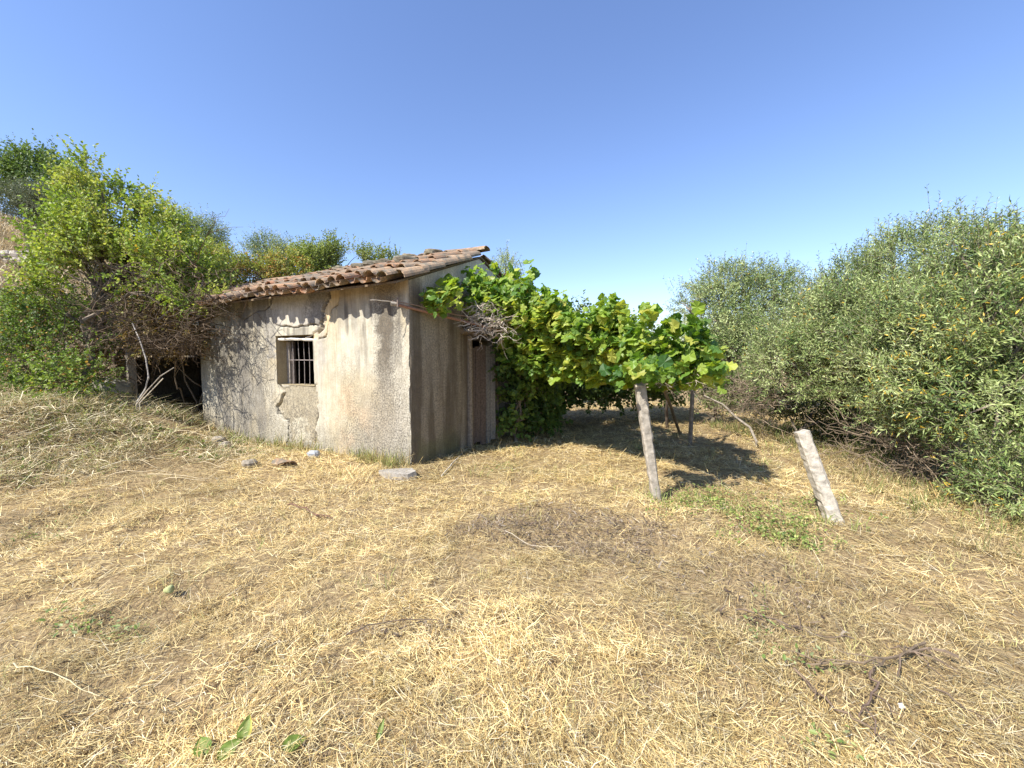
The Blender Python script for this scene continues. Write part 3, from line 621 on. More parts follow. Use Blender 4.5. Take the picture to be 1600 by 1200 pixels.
plant('olive_tree', 'low grey-green olive below the dark tree on the hillside', 'tree', at(45, 340, 15)[:2], [lob(35, 318, 15, 55, 16, .9), lob(85, 322, 15, 40, 18, .9)], 1300, .4, 10, .09, .026, T_OLIVE, [(.10, .13, .07), (.17, .20, .11), (.22, .25, .16)], M['olive'], .09, 53, None, 30, 1.1, .34, .45)
plant('olive_tree', 'far olive crown showing right of the yellow-green shrub', 'tree', (-10.6, 14.2), [lob(305, 372, 14, 34, 26, .8), lob(330, 366, 14, 16, 12, .5), lob(280, 360, 14, 28, 22, .7), lob(320, 395, 14, 30, 18, .6)], 1100, .4, 10, .085, .024, T_OLIVE, OL, M['olive'], .09, 57, None, 30, 1.2, .36, .45)
plant('olive_tree', 'far olive crown rising over the bushes behind the roof', 'tree', (-9.2, 15.4), [lob(420, 390, 15, 24, 15, .6), lob(450, 400, 15, 22, 14, .6), lob(425, 410, 15, 34, 20, .8)], 800, .4, 10, .085, .024, T_OLIVE, OL, M['olive'], .09, 59, None, 30, 1.2, .34, .45)
plant('roof_bush', 'yellow-green and reddish bush crowding over the left end of the tile roof', 'bush', (-6.9, 10.2),
      [lob(360, 432, 10, 40, 26, .6), lob(410, 432, 10.2, 46, 24, .6), lob(330, 410, 10.2, 34, 22, .5), lob(455, 425, 10.4, 40, 20, .5)],
      1500, .26, 10, .055, .042, T_DIAM, [(.16, .22, .04), (.28, .33, .06), (.36, .38, .09), (.45, .30, .10)], M['leaf'], .045, 63, None, 60, 1.6, .34, .35, yellow=.12, ycol=(.50, .24, .08), up=.4)
plant('roof_bush', 'leafy green bush with thin upright shoots behind the middle of the roof', 'bush', (-5.0, 11.4),
      [lob(500, 415, 11, 48, 20, .6), lob(545, 412, 11.2, 40, 16, .5), lob(516, 385, 11, 12, 20, .3), lob(490, 400, 11, 26, 14, .4), lob(590, 408, 11.5, 34, 10, .4)],
      1250, .28, 10, .055, .040, T_DIAM, [(.14, .20, .05), (.26, .32, .07), (.34, .36, .09)], M['leaf'], .045, 67, None, 60, 1.6, .36, .35, up=.75)
# bramble thickets on the bank
for q, (rt, lbs, lb) in enumerate([((-9.0, 7.7), [lob(40, 560, 7.5, 70, 40, .5), lob(110, 590, 7.2, 50, 26, .4), lob(60, 500, 7.9, 70, 34, .5)], 'low green bramble thicket on the bank below the tall shrub'),
                                  ((-9.2, 8.6), [lob(30, 490, 8.4, 40, 24, .5), lob(100, 480, 8.3, 60, 30, .5), lob(160, 510, 8.0, 40, 30, .4)], 'patchy bramble bush with brown stems under the tall shrub'),
                                  ((-6.9, 9.0), [lob(250, 515, 8.2, 50, 26, .35), lob(300, 510, 8.1, 26, 24, .25), lob(215, 500, 8.0, 36, 34, .3), lob(265, 538, 7.9, 50, 10, .25)], 'dry brown bramble hanging over the cellar opening'),
                                  ((-8.6, 9.9), [lob(190, 520, 9.2, 50, 40, .4), lob(240, 470, 9.3, 60, 40, .5), lob(300, 460, 9.4, 40, 34, .4), lob(140, 540, 8.8, 50, 44, .4), lob(280, 520, 8.9, 40, 16, .3)], 'reddish brown dry bramble mass behind the bare twigs')]):
    plant('bramble', lb, 'bramble', rt, lbs, (900, 650, 700, 900)[q], .26, 9, .05, .04, T_OVAL, [(.08, .14, .03), (.18, .27, .05), (.30, .38, .07)] if q < 2 else [(.14, .10, .05), (.26, .16, .07), (.34, .24, .09), (.24, .26, .07)], M['leaf'], .025, 71 + q * 4, None, 60, 2.0, .46, .2, twigr=.004, bcol=(.24, .18, .12), fork=.15, yellow=.06, ycol=(.45, .28, .08), up=.2)
# bare twig tangle below the shrub
def tangle(name, label, root, starts, n, L, seed, col, r0=.012, up=.1, par=None, forks=2):
    rq = np.random.default_rng(seed); mb = MB(); root = np.asarray(root, float)
    for i in range(n):
        a, b_ = starts[rq.integers(len(starts))]; a = np.asarray(a); b_ = np.asarray(b_)
        p = a + (b_ - a) * rq.random(3); d = rq.normal(0, 1, 3); d[2] = d[2] * .5 + up; d /= np.linalg.norm(d)
        l = L * rq.uniform(.4, 1.3); pts = wander(p, p + d * l, 6, .13 * l, seed * 1000 + i); r = r0 * rq.uniform(.35, 1)
        c_ = np.array(col) * rq.uniform(.6, 1.4); tube(mb, pts, np.linspace(r, r * .4, 6), 3, c_, False)
        for f in range(forks):
            q0 = pts[rq.integers(2, 5)]; d2 = d + rq.normal(0, .7, 3); d2 /= np.linalg.norm(d2); tube(mb, wander(q0, q0 + d2 * l * .5, 4, .04, seed * 77 + i * 3 + f), np.linspace(r * .6, r * .25, 4), 3, c_, False)
    o = obj(name, mb.mesh(name, root), M['bark'], par); o.location = root if par is None else (0, 0, 0)
    return o
def bx_(px0, py0, Y0, px1, py1, Y1): return (at(px0, py0, Y0), at(px1, py1, Y1))
p = at(180, 580, 7.8); p[2] = g(p[0], p[1])
tag(tangle('dead_thicket', None, p, [bx_(150, 420, 8.2, 320, 480, 7.2), bx_(160, 470, 8.0, 315, 545, 7.0), bx_(200, 500, 7.6, 300, 545, 6.7), bx_(255, 430, 7.4, 340, 500, 6.5), bx_(165, 470, 7.8, 215, 600, 7.6)], 330, .75, 5, (.13, .095, .065), .010), 'tangle of bare grey-brown twigs below the tall shrub', 'dead twigs')
p = at(262, 540, 7.9); p[2] = 1.5
tag(tangle('hanging_roots', None, p, [bx_(205, 522, 7.75, 318, 548, 7.6), bx_(215, 530, 7.7, 312, 552, 7.5)], 150, .34, 15, (.10, .07, .045), .010, -.25), 'dark roots and stems hanging along the top of the cellar opening', 'dead twigs')
# long bent stems in front of the cellar
for q, (pp, r_, cl) in enumerate([([(207, 505, 7.5), (218, 530, 7.4), (228, 560, 7.35), (232, 590, 7.3), (226, 610, 7.3), (214, 628, 7.3)], .017, (.46, .42, .37)), ([(272, 574, 7.3), (250, 588, 7.2), (230, 610, 7.15), (213, 632, 7.15)], .012, (.44, .38, .30)), ([(255, 591, 7.1), (235, 612, 7.1), (218, 630, 7.1)], .012, (.50, .44, .34))]):
    pts = np.array([at(*a) for a in pp]); b0 = pts[-1].copy(); b0[2] = g(b0[0], b0[1]) - .02; pts = np.concatenate([pts, [b0]]); mb = MB(); tube(mb, pts, np.linspace(r_ * .7, r_, len(pts)), 5, cl)
    o = obj('bent_stem', mb.mesh('bent_stem', b0), M['bark']); o.location = b0; tag(o, ('curved bare grey stem rising before the dark cellar opening', 'long thin straight stem leaning right before the cellar', 'short pale stick leaning right beside the longer stem')[q], 'stick')

# ------------------------------------------------------------------ pergola vine
PB = onz(1026, 783); PB[2] = g(PB[0], PB[1])
def post(name, base, top, w0, w1, label, col, seed, sides=4):
    mb = MB(); base = np.array(base); rq = np.random.default_rng(seed); n_ = 26; pts = base + (np.asarray(top) - base) * np.linspace(-.12, 1, n_)[:, None]
    ax = norm(np.asarray(top) - base); sx = norm(np.cross(ax, [0, 1., .2])); sy = np.cross(sx, ax); V = []
    for i, p in enumerate(pts):
        wd = w0 + (w1 - w0) * i / (n_ - 1)
        for j in range(8):
            a = (j + .5) * math.pi / 4; q = np.array([np.sign(math.cos(a)) * abs(math.cos(a)) ** .45, np.sign(math.sin(a)) * abs(math.sin(a)) ** .45]) * wd * (1 + rq.normal(0, .05) - (.22 if rq.random() < .035 else 0))
            V.append(p + sx * q[0] + sy * q[1] + (ax * rq.normal(0, .012) if i == n_ - 1 else 0))
    V.append(pts[-1] + ax * .02); F = [[i * 8 + j, i * 8 + (j + 1) % 8, i * 8 + 8 + (j + 1) % 8, i * 8 + 8 + j] for i in range(n_ - 1) for j in range(8)]
    tr = [[(n_ - 1) * 8 + j, (n_ - 1) * 8 + (j + 1) % 8, n_ * 8] for j in range(8)]
    mb.add(np.array(V), [np.array(F), np.array(tr)], col); o = obj(name, mb.mesh(name, base), M['stone']); o.location = base; return tag(o, label, 'post')
PT1 = at(999, 600, PB[1] + .05)
post('vine_post', PB, PT1, .044, .054, 'upright pale concrete post carrying the end of the vine', (.36, .32, .26), 3)
p2 = onz(1303, 816); p2[2] = g(p2[0], p2[1]); post('leaning_post', p2, at(1252, 676, p2[1] + .18), .064, .058, 'leaning pale concrete post standing free by the olives', (.44, .395, .32), 5)
# rusty pipe along the gable and the pole frame
fr = thing('pergola_frame', (PB[0], PB[1], PB[2]), 'rusty pipe and pole frame of the vine pergola against the gable wall', 'pergola')
def pole(name, pts, r_, col, mat='iron'):
    mb = MB(); tube(mb, pts, r_, 7, col); o = obj(name, mb.mesh(name, (PB[0], PB[1], PB[2])), M[mat], fr); return o
pa = h2w(-.16, -.10, 2.02); 
A0 = at(613, 474, 5.45); A1 = at(742, 506, 6.15); A2 = at(800, 522, 6.3)
pole('pipe', [A0, (A0 * .5 + A1 * .5), A1, A2], [.020, .021, .021, .02], (.30, .155, .10))
pole('wire', wander(at(578, 469, 5.35), A0 + [0, 0, .02], 6, .01, 3), .006, (.38, .33, .27))
pole('wire', wander(A0 + [0, 0, .03], A1 + [0, 0, .08], 8, .012, 4), .007, (.33, .22, .16))
pole('clamp', [A0 + [.07, .0, -.05], A0 + [.07, .0, .075]], .011, (.2, .15, .12))
pole('pipe_end', [A0 - [.02, 0, 0], A0 + [.06, .03, -.005]], .03, (.33, .29, .24))
FR0, FR1 = np.array([-.10, 6.6, 2.05]), np.array([PT1[0] + .12, PT1[1] + .34, PT1[2] + .28])
BK0, BK1 = np.array([.6, 8.3, 2.05]), np.array([3.0, 6.9, 1.55])
for a, b_ in ((FR0 + [.3, .5, 0], FR1 + [.3, .55, .1]), (BK0, BK1), (FR0 * .5 + FR1 * .5, BK0 * .5 + BK1 * .5), (FR1, BK1), (FR0, BK0)):
    pole('pole', wander(a, b_, 6, .02, int(abs(a[0] * 100) + abs(b_[1] * 10))), .022, (.28, .21, .15), 'bark')
for xx, yy in ((3.0, 6.9), (.6, 8.3)):
    zg = float(g(xx, yy)); pole('rear_post', [(xx, yy, zg - .1), (xx + .02, yy, 1.0), (xx, yy, 1.65 if xx > 2 else 2.1)], .035, (.26, .22, .17), 'bark')
vroot = np.array([1.72, 4.75, float(g(1.72, 4.75))])
vine = thing('grape_vine', vroot, 'lush grape vine with lobed green leaves over the pergola beside the shed', 'vine')
mb = MB()
rt = onz(1043, 668); rt[2] = g(rt[0], rt[1])
tube(mb, wander(rt - [0, 0, .1], np.array([rt[0] * .9, rt[1] * .92, 1.35]), 9, .05, 12), np.linspace(.035, .025, 9), 6, (.13, .10, .075))
tube(mb, wander(rt * [1.05, .97, 1] - [0, 0, .1], FR1 + [.15, .1, .05], 8, .03, 6), np.linspace(.03, .022, 8), 6, (.2, .165, .12))
for q in range(26):
    t = q / 26; a = FR0 + (FR1 - FR0) * t; b_ = BK0 + (BK1 - BK0) * min(1, t + .1); e = a + (b_ - a) * random.uniform(.3, 1) + [0, 0, random.uniform(.05, .3)]
    tube(mb, wander(a, e, 6, .08, 300 + q), np.linspace(.016, .006, 6), 4, (.24, .19, .14), False)
obj('trunk', mb.mesh('trunk', vroot), M['bark'], vine)
# dead canes bundled on the pipe
o = tangle('dead_canes', None, vroot, [bx_(730, 495, 6.05, 790, 515, 5.95), bx_(750, 500, 6.0, 792, 528, 5.9), bx_(735, 470, 6.1, 790, 500, 6.0)], 120, .30, 9, (.42, .36, .30), .010, -.1, vine, 1)
tangle('dead_canes', None, vroot, [bx_(1030, 565, 4.5, 1110, 590, 4.7), bx_(1010, 590, 4.4, 1060, 605, 4.5)], 30, .3, 19, (.30, .25, .2), .008, -.1, vine, 1)
# leaves
def vine_pts(n):
    t = R.random(n); kind = R.random(n)
    # front curtain
    zt = np.interp(t, [0, .15, .35, .6, .8, 1.0], [2.72, 2.52, 2.30, 2.03, 1.90, 1.62]); zb = np.interp(t, [0, .2, .5, .8, 1], [1.45, 1.22, 1.15, 1.12, 1.2])
    FE = np.array([1.86, 4.32]); F0 = np.array([-.42, 6.25])
    s_ = np.sin(t * 37) * .5 + .5; v_ = R.random(n) ** .8
    z = zb + (zt - zb) * v_ + (vn(np.stack([t * 17, 0 * t], -1), 1, 5) - .42) * .6 * v_
    back = R.random(n) ** 1.3 * .6 - .12 + .62 * (1 - v_) + .12 * (vn(np.stack([t * 20, z * 4], -1), 1, 15) - .5)
    bd = np.array([.5, .866])
    X = F0[0] + (FE[0] - F0[0]) * t + bd[0] * back; Y = F0[1] + (FE[1] - F0[1]) * t + bd[1] * back
    # top sheet
    bb = -.1 + R.random(n) * 3.0 * (1 - .5 * t); Xt = F0[0] + (FE[0] - F0[0]) * t + bd[0] * bb + .2 * t * bb; Yt = F0[1] + (FE[1] - F0[1]) * t + bd[1] * bb; zt2 = zt - .12 - .10 * R.random(n) * 3 + .1 * (vn(np.stack([Xt, Yt], -1), 2.2, 9) - .5) - .05 * bb
    top = kind > .6
    P = np.where(top[:, None], np.stack([Xt, Yt, zt2], -1), np.stack([X, Y, z], -1))
    keep = vn(P, 3.2, 77) * .6 + vn(P, 7, 78) * .4 > .36
    return P[keep]
Pv = vine_pts(9000)
Pg = np.concatenate([at(0, 0, 1)[None] * 0 + 0])
# sprays climbing on the gable wall
spr = []
for (px, py, Y, n_, sx, sy) in [(672, 465, 5.72, 40, 12, 14), (690, 470, 5.8, 60, 20, 18), (704, 452, 5.95, 50, 12, 18), (745, 436, 6.45, 110, 26, 20), (752, 470, 6.35, 90, 22, 26), (800, 450, 6.5, 110, 26, 26), (828, 432, 6.3, 34, 7, 22), (780, 470, 6.2, 90, 30, 25), (1010, 492, 4.6, 40, 9, 14), (1050, 508, 4.5, 40, 8, 12), (1085, 520, 4.45, 70, 14, 22), (1100, 555, 4.4, 90, 22, 30), (1122, 572, 4.35, 40, 9, 14), (935, 485, 5.2, 40, 14, 10), (1075, 585, 4.4, 40, 22, 12), (1000, 578, 4.15, 60, 26, 12), (970, 585, 4.4, 40, 20, 10)]:
    a = np.stack([R.normal(px, sx * .6, n_), R.normal(py, sy * .6, n_), R.normal(Y, .12, n_)], -1); spr.append(np.array([at(*q) for q in a]))
Pv = np.concatenate([Pv] + spr)
hx, hy = w2h(Pv[:, 0], Pv[:, 1]); Pv = Pv[~((hx < .05) & (hy > -.1) & (hy < HD))]
N = len(Pv); Dv = norm(np.stack([R.normal(.0, .7, N), R.normal(-.45, .6, N), R.normal(-.35, .5, N)], -1)); Nv = norm(np.stack([R.normal(-.25, .45, N), R.normal(-.45, .45, N), R.normal(.75, .4, N)], -1))
Lv = .115 * (.6 + .65 * R.random(N))
cv = np.array([(.055, .13, .03), (.14, .25, .04), (.28, .38, .06), (.48, .50, .10)]); u = np.clip(vn(Pv, 4.0, 88) * .8 + R.random(N) * .55 - .15, 0, .999) * 3; i0 = u.astype(int); f = (u - i0)[:, None]; colv = (cv[i0] * (1 - f) + cv[i0 + 1] * f) * (.8 + .4 * R.random((N, 1)))
ym = R.random(N) < .02; colv[ym] = np.array([.44, .42, .07])
pxv, pyv = proj(Pv); dist = np.linalg.norm(Pv - [0, 0, CAMH], axis=1)
score = Lv / dist * (1 + .0 * pxv) + .004 * ((Pv[:, 1] - (6.25 - .66 * (Pv[:, 0] + .42))) < .25); order = np.argsort(-score); single = order[:290]; rest = order[290:]
V, F, k_ = leaves(Pv[rest], Dv[rest], Nv[rest], Lv[rest], Lv[rest] * 1.0, T_VINE, .02)
o = obj('foliage', mesh('foliage', V - vroot, F.reshape(-1, 3), np.repeat(colv[rest], k_, 0)), M['vine'], vine); o['kind'] = 'stuff'
vmesh = []
for q in range(10):
    V, F, k_ = leaves(np.zeros((1, 3)), np.array([[1., 0, 0]]), np.array([[0, 0, 1.]]), 1, 1.0, T_VINE, .025)
    cc = [cv[0], cv[1], cv[1], cv[2], cv[2] * .9, cv[2], cv[3] * .9, cv[3] * .75, cv[1] * 1.2, (.42, .42, .07)][q]; me = mesh('vine_leaf', V, F.reshape(-1, 3), np.tile(cc, (k_, 1))); me.materials.append(M['vine']); vmesh.append(me)
for j in single:
    d = Vector(Dv[j]); nn = Vector(Nv[j]); b_ = d.cross(nn).normalized(); nn = b_.cross(d)
    o = obj('leaf', vmesh[int(R.integers(0, 9)) if R.random() > .015 else 9], None, vine)
    mt = Matrix((d, b_, nn)).transposed().to_4x4(); o.rotation_euler = mt.to_euler(); o.location = Pv[j] - vroot; s = float(Lv[j]); o.scale = (s, s, s)
plant('wall_creeper', 'dark leafy creeper hanging to the ground over the far end of the gable wall', 'creeper', (.05, 7.25), [lob(812, 560, 7.0, 24, 50, .3), lob(806, 630, 7.2, 20, 46, .25), lob(835, 590, 7.3, 26, 50, .3), lob(860, 550, 7.2, 36, 40, .35), lob(850, 650, 7.8, 26, 22, .3)], 900, .26, 9, .085, .075, T_OVAL, [(.05, .10, .025), (.10, .17, .035), (.20, .28, .05)], M['leaf'], .03, 79, None, 50, 1.8, .36, .2, fork=.4)
# dark growth behind the pergola
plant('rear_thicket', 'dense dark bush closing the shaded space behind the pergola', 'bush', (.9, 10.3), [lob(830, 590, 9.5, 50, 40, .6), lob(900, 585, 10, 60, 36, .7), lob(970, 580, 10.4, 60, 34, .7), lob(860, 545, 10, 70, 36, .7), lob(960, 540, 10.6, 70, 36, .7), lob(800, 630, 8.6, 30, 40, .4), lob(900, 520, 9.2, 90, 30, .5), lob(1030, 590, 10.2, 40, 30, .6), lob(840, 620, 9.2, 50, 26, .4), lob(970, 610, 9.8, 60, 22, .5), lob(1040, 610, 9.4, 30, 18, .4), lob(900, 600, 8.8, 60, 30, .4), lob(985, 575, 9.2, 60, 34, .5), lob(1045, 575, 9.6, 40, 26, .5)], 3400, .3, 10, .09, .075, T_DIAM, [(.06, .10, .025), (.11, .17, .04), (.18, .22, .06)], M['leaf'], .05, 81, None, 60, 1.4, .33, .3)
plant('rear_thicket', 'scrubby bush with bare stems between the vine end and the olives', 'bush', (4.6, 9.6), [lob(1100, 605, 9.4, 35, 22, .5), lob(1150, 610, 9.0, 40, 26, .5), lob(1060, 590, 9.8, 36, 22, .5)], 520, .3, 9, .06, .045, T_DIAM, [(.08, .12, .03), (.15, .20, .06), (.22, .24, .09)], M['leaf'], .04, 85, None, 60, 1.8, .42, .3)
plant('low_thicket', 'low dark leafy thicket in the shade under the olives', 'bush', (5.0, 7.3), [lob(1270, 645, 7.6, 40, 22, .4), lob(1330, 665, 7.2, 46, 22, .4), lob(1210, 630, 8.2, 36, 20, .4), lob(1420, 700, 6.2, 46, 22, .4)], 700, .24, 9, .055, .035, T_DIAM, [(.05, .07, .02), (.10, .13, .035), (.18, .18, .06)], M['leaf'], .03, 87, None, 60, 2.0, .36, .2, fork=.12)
for q, (rt_, bxs, n_, lb) in enumerate([((1150, 655), [bx_(1090, 590, 8.3, 1260, 650, 7.2), bx_(1130, 600, 8.0, 1230, 660, 7.0)], 150, 'bare grey-brown brush under the rear olive'), ((1420, 740), [bx_(1290, 660, 6.0, 1500, 740, 4.6), bx_(1380, 680, 5.4, 1590, 800, 3.8)], 140, 'dry brown brush under the broad olive')]):
    p = onz(*rt_); p[2] = g(p[0], p[1]); tag(tangle('dry_brush', None, p, bxs, n_, .55, 31 + q, (.22, .17, .12), .009, .15), lb, 'dead twigs')
mb = MB(); pts = np.array([at(1130, 632, 7.6), at(1150, 652, 7.3), at(1172, 668, 6.9), at(1182, 690, 6.7)]); pts = np.concatenate([[at(1100, 618, 8)], pts, [[pts[-1][0], pts[-1][1], float(g(pts[-1][0], pts[-1][1])) - .03]]]); tube(mb, pts, [.012, .015, .018, .02, .02, .022], 6, (.28, .24, .19)); b0 = pts[-1]; o = obj('dead_branch', mb.mesh('dead_branch', b0), M['bark']); o.location = b0; tag(o, 'curved pale dead branch reaching down from the brush under the rear olive', 'branch')

# ------------------------------------------------------------------ far field wall
p = at(12, 342, 14); p[2] = g(p[0], p[1], False); fw = thing('field_wall', p, 'short pale stone field wall on the hillside under the low olive', 'wall')
rr = random.Random(4)
for i in range(14):
    mb = MB(); rock(mb, (-.9 + (i % 7) * .27 , rr.uniform(-.05, .05), .10 + (i // 7) * .2), (.16, .14, .12), 120 + i, np.array((.46, .41, .34)) * rr.uniform(.8, 1.15), sub=5); obj('stone', mb.mesh('stone'), M['stone'], fw)
# remains of a tiled ruin behind the vine
p = at(852, 466, 13); zz = float(g(p[0], p[1], False)); ru = thing('ruined_pier', (p[0], p[1], zz), 'top of a broken stone pier with tiles showing over the vine', 'ruin')
mb = MB(); box(mb, -.30, .30, -.3, .3, -.1, p[2] - zz - .12, (.34, .30, .24)); obj('shaft', mb.mesh('shaft'), M['stone'], ru)
for i in range(5):
    mb = MB(); rock(mb, (-.2 + .1 * i, -.1 + .05 * (i % 2), p[2] - zz - .05 + .05 * (i % 3)), (.15, .16, .09), 140 + i, (.40, .31, .22), sub=6); obj('stone', mb.mesh('stone'), M['stone'], ru)

# ------------------------------------------------------------------ straw, grass, weeds
def scatter_polar(n, r0, r1, a0, a1, power=1.0):
    u = R.random(n)
    r_ = r0 * (r1 / r0) ** u if power == 1 else (r0 ** (1 - power) + u * (r1 ** (1 - power) - r0 ** (1 - power))) ** (1 / (1 - power))
    a = np.radians(a0 + (a1 - a0) * R.random(n)); return np.sin(a) * r_, np.cos(a) * r_, r_
def offhouse(x, y, m=.02):
    hx, hy = w2h(x, y); return ~((hx > -HL - .1) & (hx < m) & (hy > -m) & (hy < HD))
def blades(x, y, z, az, el, L, W, bend, col, far=None):
    n = len(x); P = np.stack([x, y, z], -1); D = np.stack([np.cos(az) * np.cos(el), np.sin(az) * np.cos(el), np.sin(el)], -1)
    B = norm(np.cross(D, np.stack([R.normal(0, .35, n), R.normal(0, .35, n), np.ones(n)], -1))); U = np.cross(B, D)
    t = np.array([0, .5, 1.0]); wdt = np.array([.8, 1.0, .35])
    c_ = P[:, None] + D[:, None] * (t[None, :, None] * L[:, None, None]) + (B * bend[:, 0:1] + U * bend[:, 1:2])[:, None] * ((t - t * t) * 4)[None, :, None] * L[:, None, None]
    V = np.concatenate([c_ - B[:, None] * (W[:, None] * wdt)[..., None] * .5, c_ + B[:, None] * (W[:, None] * wdt)[..., None] * .5], 1)
    i = (np.arange(n) * 6)[:, None]; F = np.concatenate([i + np.array([[0, 3, 4, 1]]), i + np.array([[1, 4, 5, 2]])])
    if far is not None:                                        # distant straws: one straight quad each
        V = V.reshape(n, 6, 3); a_, b_ = V[~far], V[far][:, [0, 3, 5, 2]]; ia = (np.arange(len(a_)) * 6)[:, None]; ib = len(a_) * 6 + (np.arange(len(b_)) * 4)[:, None]
        return np.concatenate([a_.reshape(-1, 3), b_.reshape(-1, 3)]), np.concatenate([ia + np.array([[0, 3, 4, 1]]), ia + np.array([[1, 4, 5, 2]]), ib + np.array([[0, 1, 2, 3]])]), np.concatenate([np.repeat(col[~far], 6, 0), np.repeat(col[far], 4, 0)])
    return V.reshape(-1, 3), F, np.repeat(col, 6, 0)
def mulch(x, y):
    P = np.stack([x, y], -1); n_ = fbm(P, 1.7, 201, 3) - .5
    a = np.hypot((x - .55) / .95, (y - 3.5) / .5) + n_ * 2.4; m1 = 1 - sst(.55, 1.05, a)
    c1 = onz(1150, 900); a = np.hypot((x - c1[0]) / .8, (y - c1[1]) / .55) + n_ * 1.3; m2 = .4 * (1 - sst(.4, 1.1, a))
    c2_ = onz(640, 985); a = np.hypot((x - c2_[0]) / .35, (y - c2_[1]) / .10) + n_ * 1.2; m3 = .45 * (1 - sst(.4, 1.1, a))
    return np.clip(m1 + m2 + m3, 0, 1)
STR = np.array([(.82, .68, .36), (.73, .58, .27), (.60, .445, .185), (.43, .29, .115), (.21, .14, .065), (.74, .66, .46)])
n = 200000; x, y, r_ = scatter_polar(n, .9, 15, -68, 68, .8); azb = R.random(n) * 6.28; sh_ = .75 + .5 * R.random(n)
nb, per = 21000, 13; xb, yb, rb = scatter_polar(nb, .9, 15, -68, 68, .8)          # matted wisps lying the same way
x = np.concatenate([x, np.repeat(xb, per) + R.normal(0, .03, nb * per) * np.repeat(.6 + rb * .25, per)]); y = np.concatenate([y, np.repeat(yb, per) + R.normal(0, .03, nb * per) * np.repeat(.6 + rb * .25, per)])
azb = np.concatenate([azb, np.repeat(R.random(nb) * 6.28, per) + R.normal(0, .22, nb * per)]); sh_ = np.concatenate([sh_, np.repeat(.40 + .85 * R.random(nb), per)]); r_ = np.hypot(x, y)
k = offhouse(x, y); x, y, r_, azb, sh_ = x[k], y[k], r_[k], azb[k], sh_[k]
P = np.stack([x, y], -1); m_ = mulch(x, y); bankm = sst(-3.2, -4.6, x) * sst(4.4, 5.6, y - x * .0)
thin = .35 + .65 * sst(.35, .58, fbm(P, 3.4, 210, 3)); keep = (R.random(len(x)) < thin * (1 - .4 * m_)); azb, sh_ = azb[keep], sh_[keep]; x, y, r_, P, m_, bankm = x[keep], y[keep], r_[keep], P[keep], m_[keep], bankm[keep]; n = len(x)
pal = np.array([.22, .26, .22, .14, .08, .08]); ci = R.choice(6, n, p=pal); big = fbm(P, .9, 220, 3)
cl = STR[ci] * (.8 + .4 * R.random((n, 1))) * sh_[:, None] * (.80 + .40 * sst(.3, .7, big))[:, None]
gm = (m_ * (R.random(n) < .65))[:, None]; cl = cl * (1 - gm) + np.array([.30, .235, .165]) * (.5 + .9 * R.random((n, 1))) * gm
bm2 = (bankm * (R.random(n) < .6))[:, None]; cl = cl * (1 - bm2) + np.array([.42, .34, .20]) * (.5 + .9 * R.random((n, 1))) * bm2
flow = vn(P, .55, 230) * 6.28 + .6
az = np.where(R.random(n) < .25, flow + R.normal(0, .5, n), azb); el = np.abs(R.normal(.03, .16, n)) * np.where(R.random(n) < .12, 3.2, 1)
L = (.03 + .10 * R.random(n) ** 2.2 + .02 * (r_ > 3)) * (1 + .5 * (r_ > 5)); W = np.maximum(.0013 + .0020 * R.random(n) ** 2, r_ * .00085 * (.6 + .8 * R.random(n)))
lift = R.random(n) ** 2 * .035
V, F, cc = blades(x, y, g(x, y) + lift - .004, az, np.minimum(el, 1.2), L, W, R.normal(0, .09, (n, 2)), cl, r_ > 2.5)
tag(obj('straw', mesh('straw', V, F, cc), M['straw']), 'cut dry straw covering the ground', 'straw', None, 'stuff')
dx, dy, dr = scatter_polar(60000, 2.2, 6, -40, 50, 0); dk = (R.random(len(dx)) < mulch(dx, dy) * .36) & offhouse(dx, dy); dx, dy, dr = dx[dk], dy[dk], dr[dk]; n = len(dx)
V, F, cc = blades(dx, dy, g(dx, dy) + .012 + .02 * R.random(n), R.random(n) * 6.28, np.abs(R.normal(.1, .3, n)), .02 + .06 * R.random(n) ** 2, np.maximum(.004 + .012 * R.random(n) ** 3, dr * .0012), R.normal(0, .15, (n, 2)), np.array([(.14, .10, .07), (.20, .15, .10), (.09, .065, .05), (.30, .25, .19)])[R.integers(0, 4, n)] * (.6 + .8 * R.random((n, 1))))
tag(obj('mulch', mesh('mulch', V, F, cc), M['straw']), 'dark brown crumbled leaf and twig mulch in the straw', 'mulch', None, 'stuff')
# green and pale standing grass: bank, wall foot, verge of the olives
def tufts(name, label, pts, per, hgt, cols, spread=.07, wd=.004, lean=.5):
    X = np.repeat(pts[:, 0], per) + R.normal(0, spread, len(pts) * per); Y = np.repeat(pts[:, 1], per) + R.normal(0, spread, len(pts) * per)
    k = offhouse(X, Y); s_ = np.repeat(.6 + .8 * R.random(len(pts)), per)[k]; ci = np.repeat(R.integers(0, len(cols), len(pts)), per)[k]; X, Y = X[k], Y[k]; n = len(X)
    az = R.random(n) * 6.28; el = np.clip(R.normal(1.25 - lean * .6, .35, n), .15, 1.5); d = np.hypot(X, Y)
    c_ = np.array(cols)[ci] * (.65 + .7 * R.random((n, 1)))
    V, F, cc = blades(X, Y, g(X, Y) - .005, az, el, hgt * s_ * (.5 + .8 * R.random(n)), np.maximum(wd * (.6 + .8 * R.random(n)), d * .0009), R.normal(0, .12, (n, 2)), c_)
    return tag(obj(name, mesh(name, V, F, cc), M['straw']), label, 'grass', None, 'stuff')
def rpts(n, x0, x1, y0, y1): return np.stack([x0 + (x1 - x0) * R.random(n), y0 + (y1 - y0) * R.random(n)], -1)
pb = rpts(2600, -12, -3.3, 4.6, 9.2); pb = pb[(sst(-.6, 2.0, (pb[:, 0] + 3.6) * -.75 + (pb[:, 1] - 7) * .66) * 1.1 > R.random(len(pb))) & (vn(pb, 1.6, 241) > .34)]
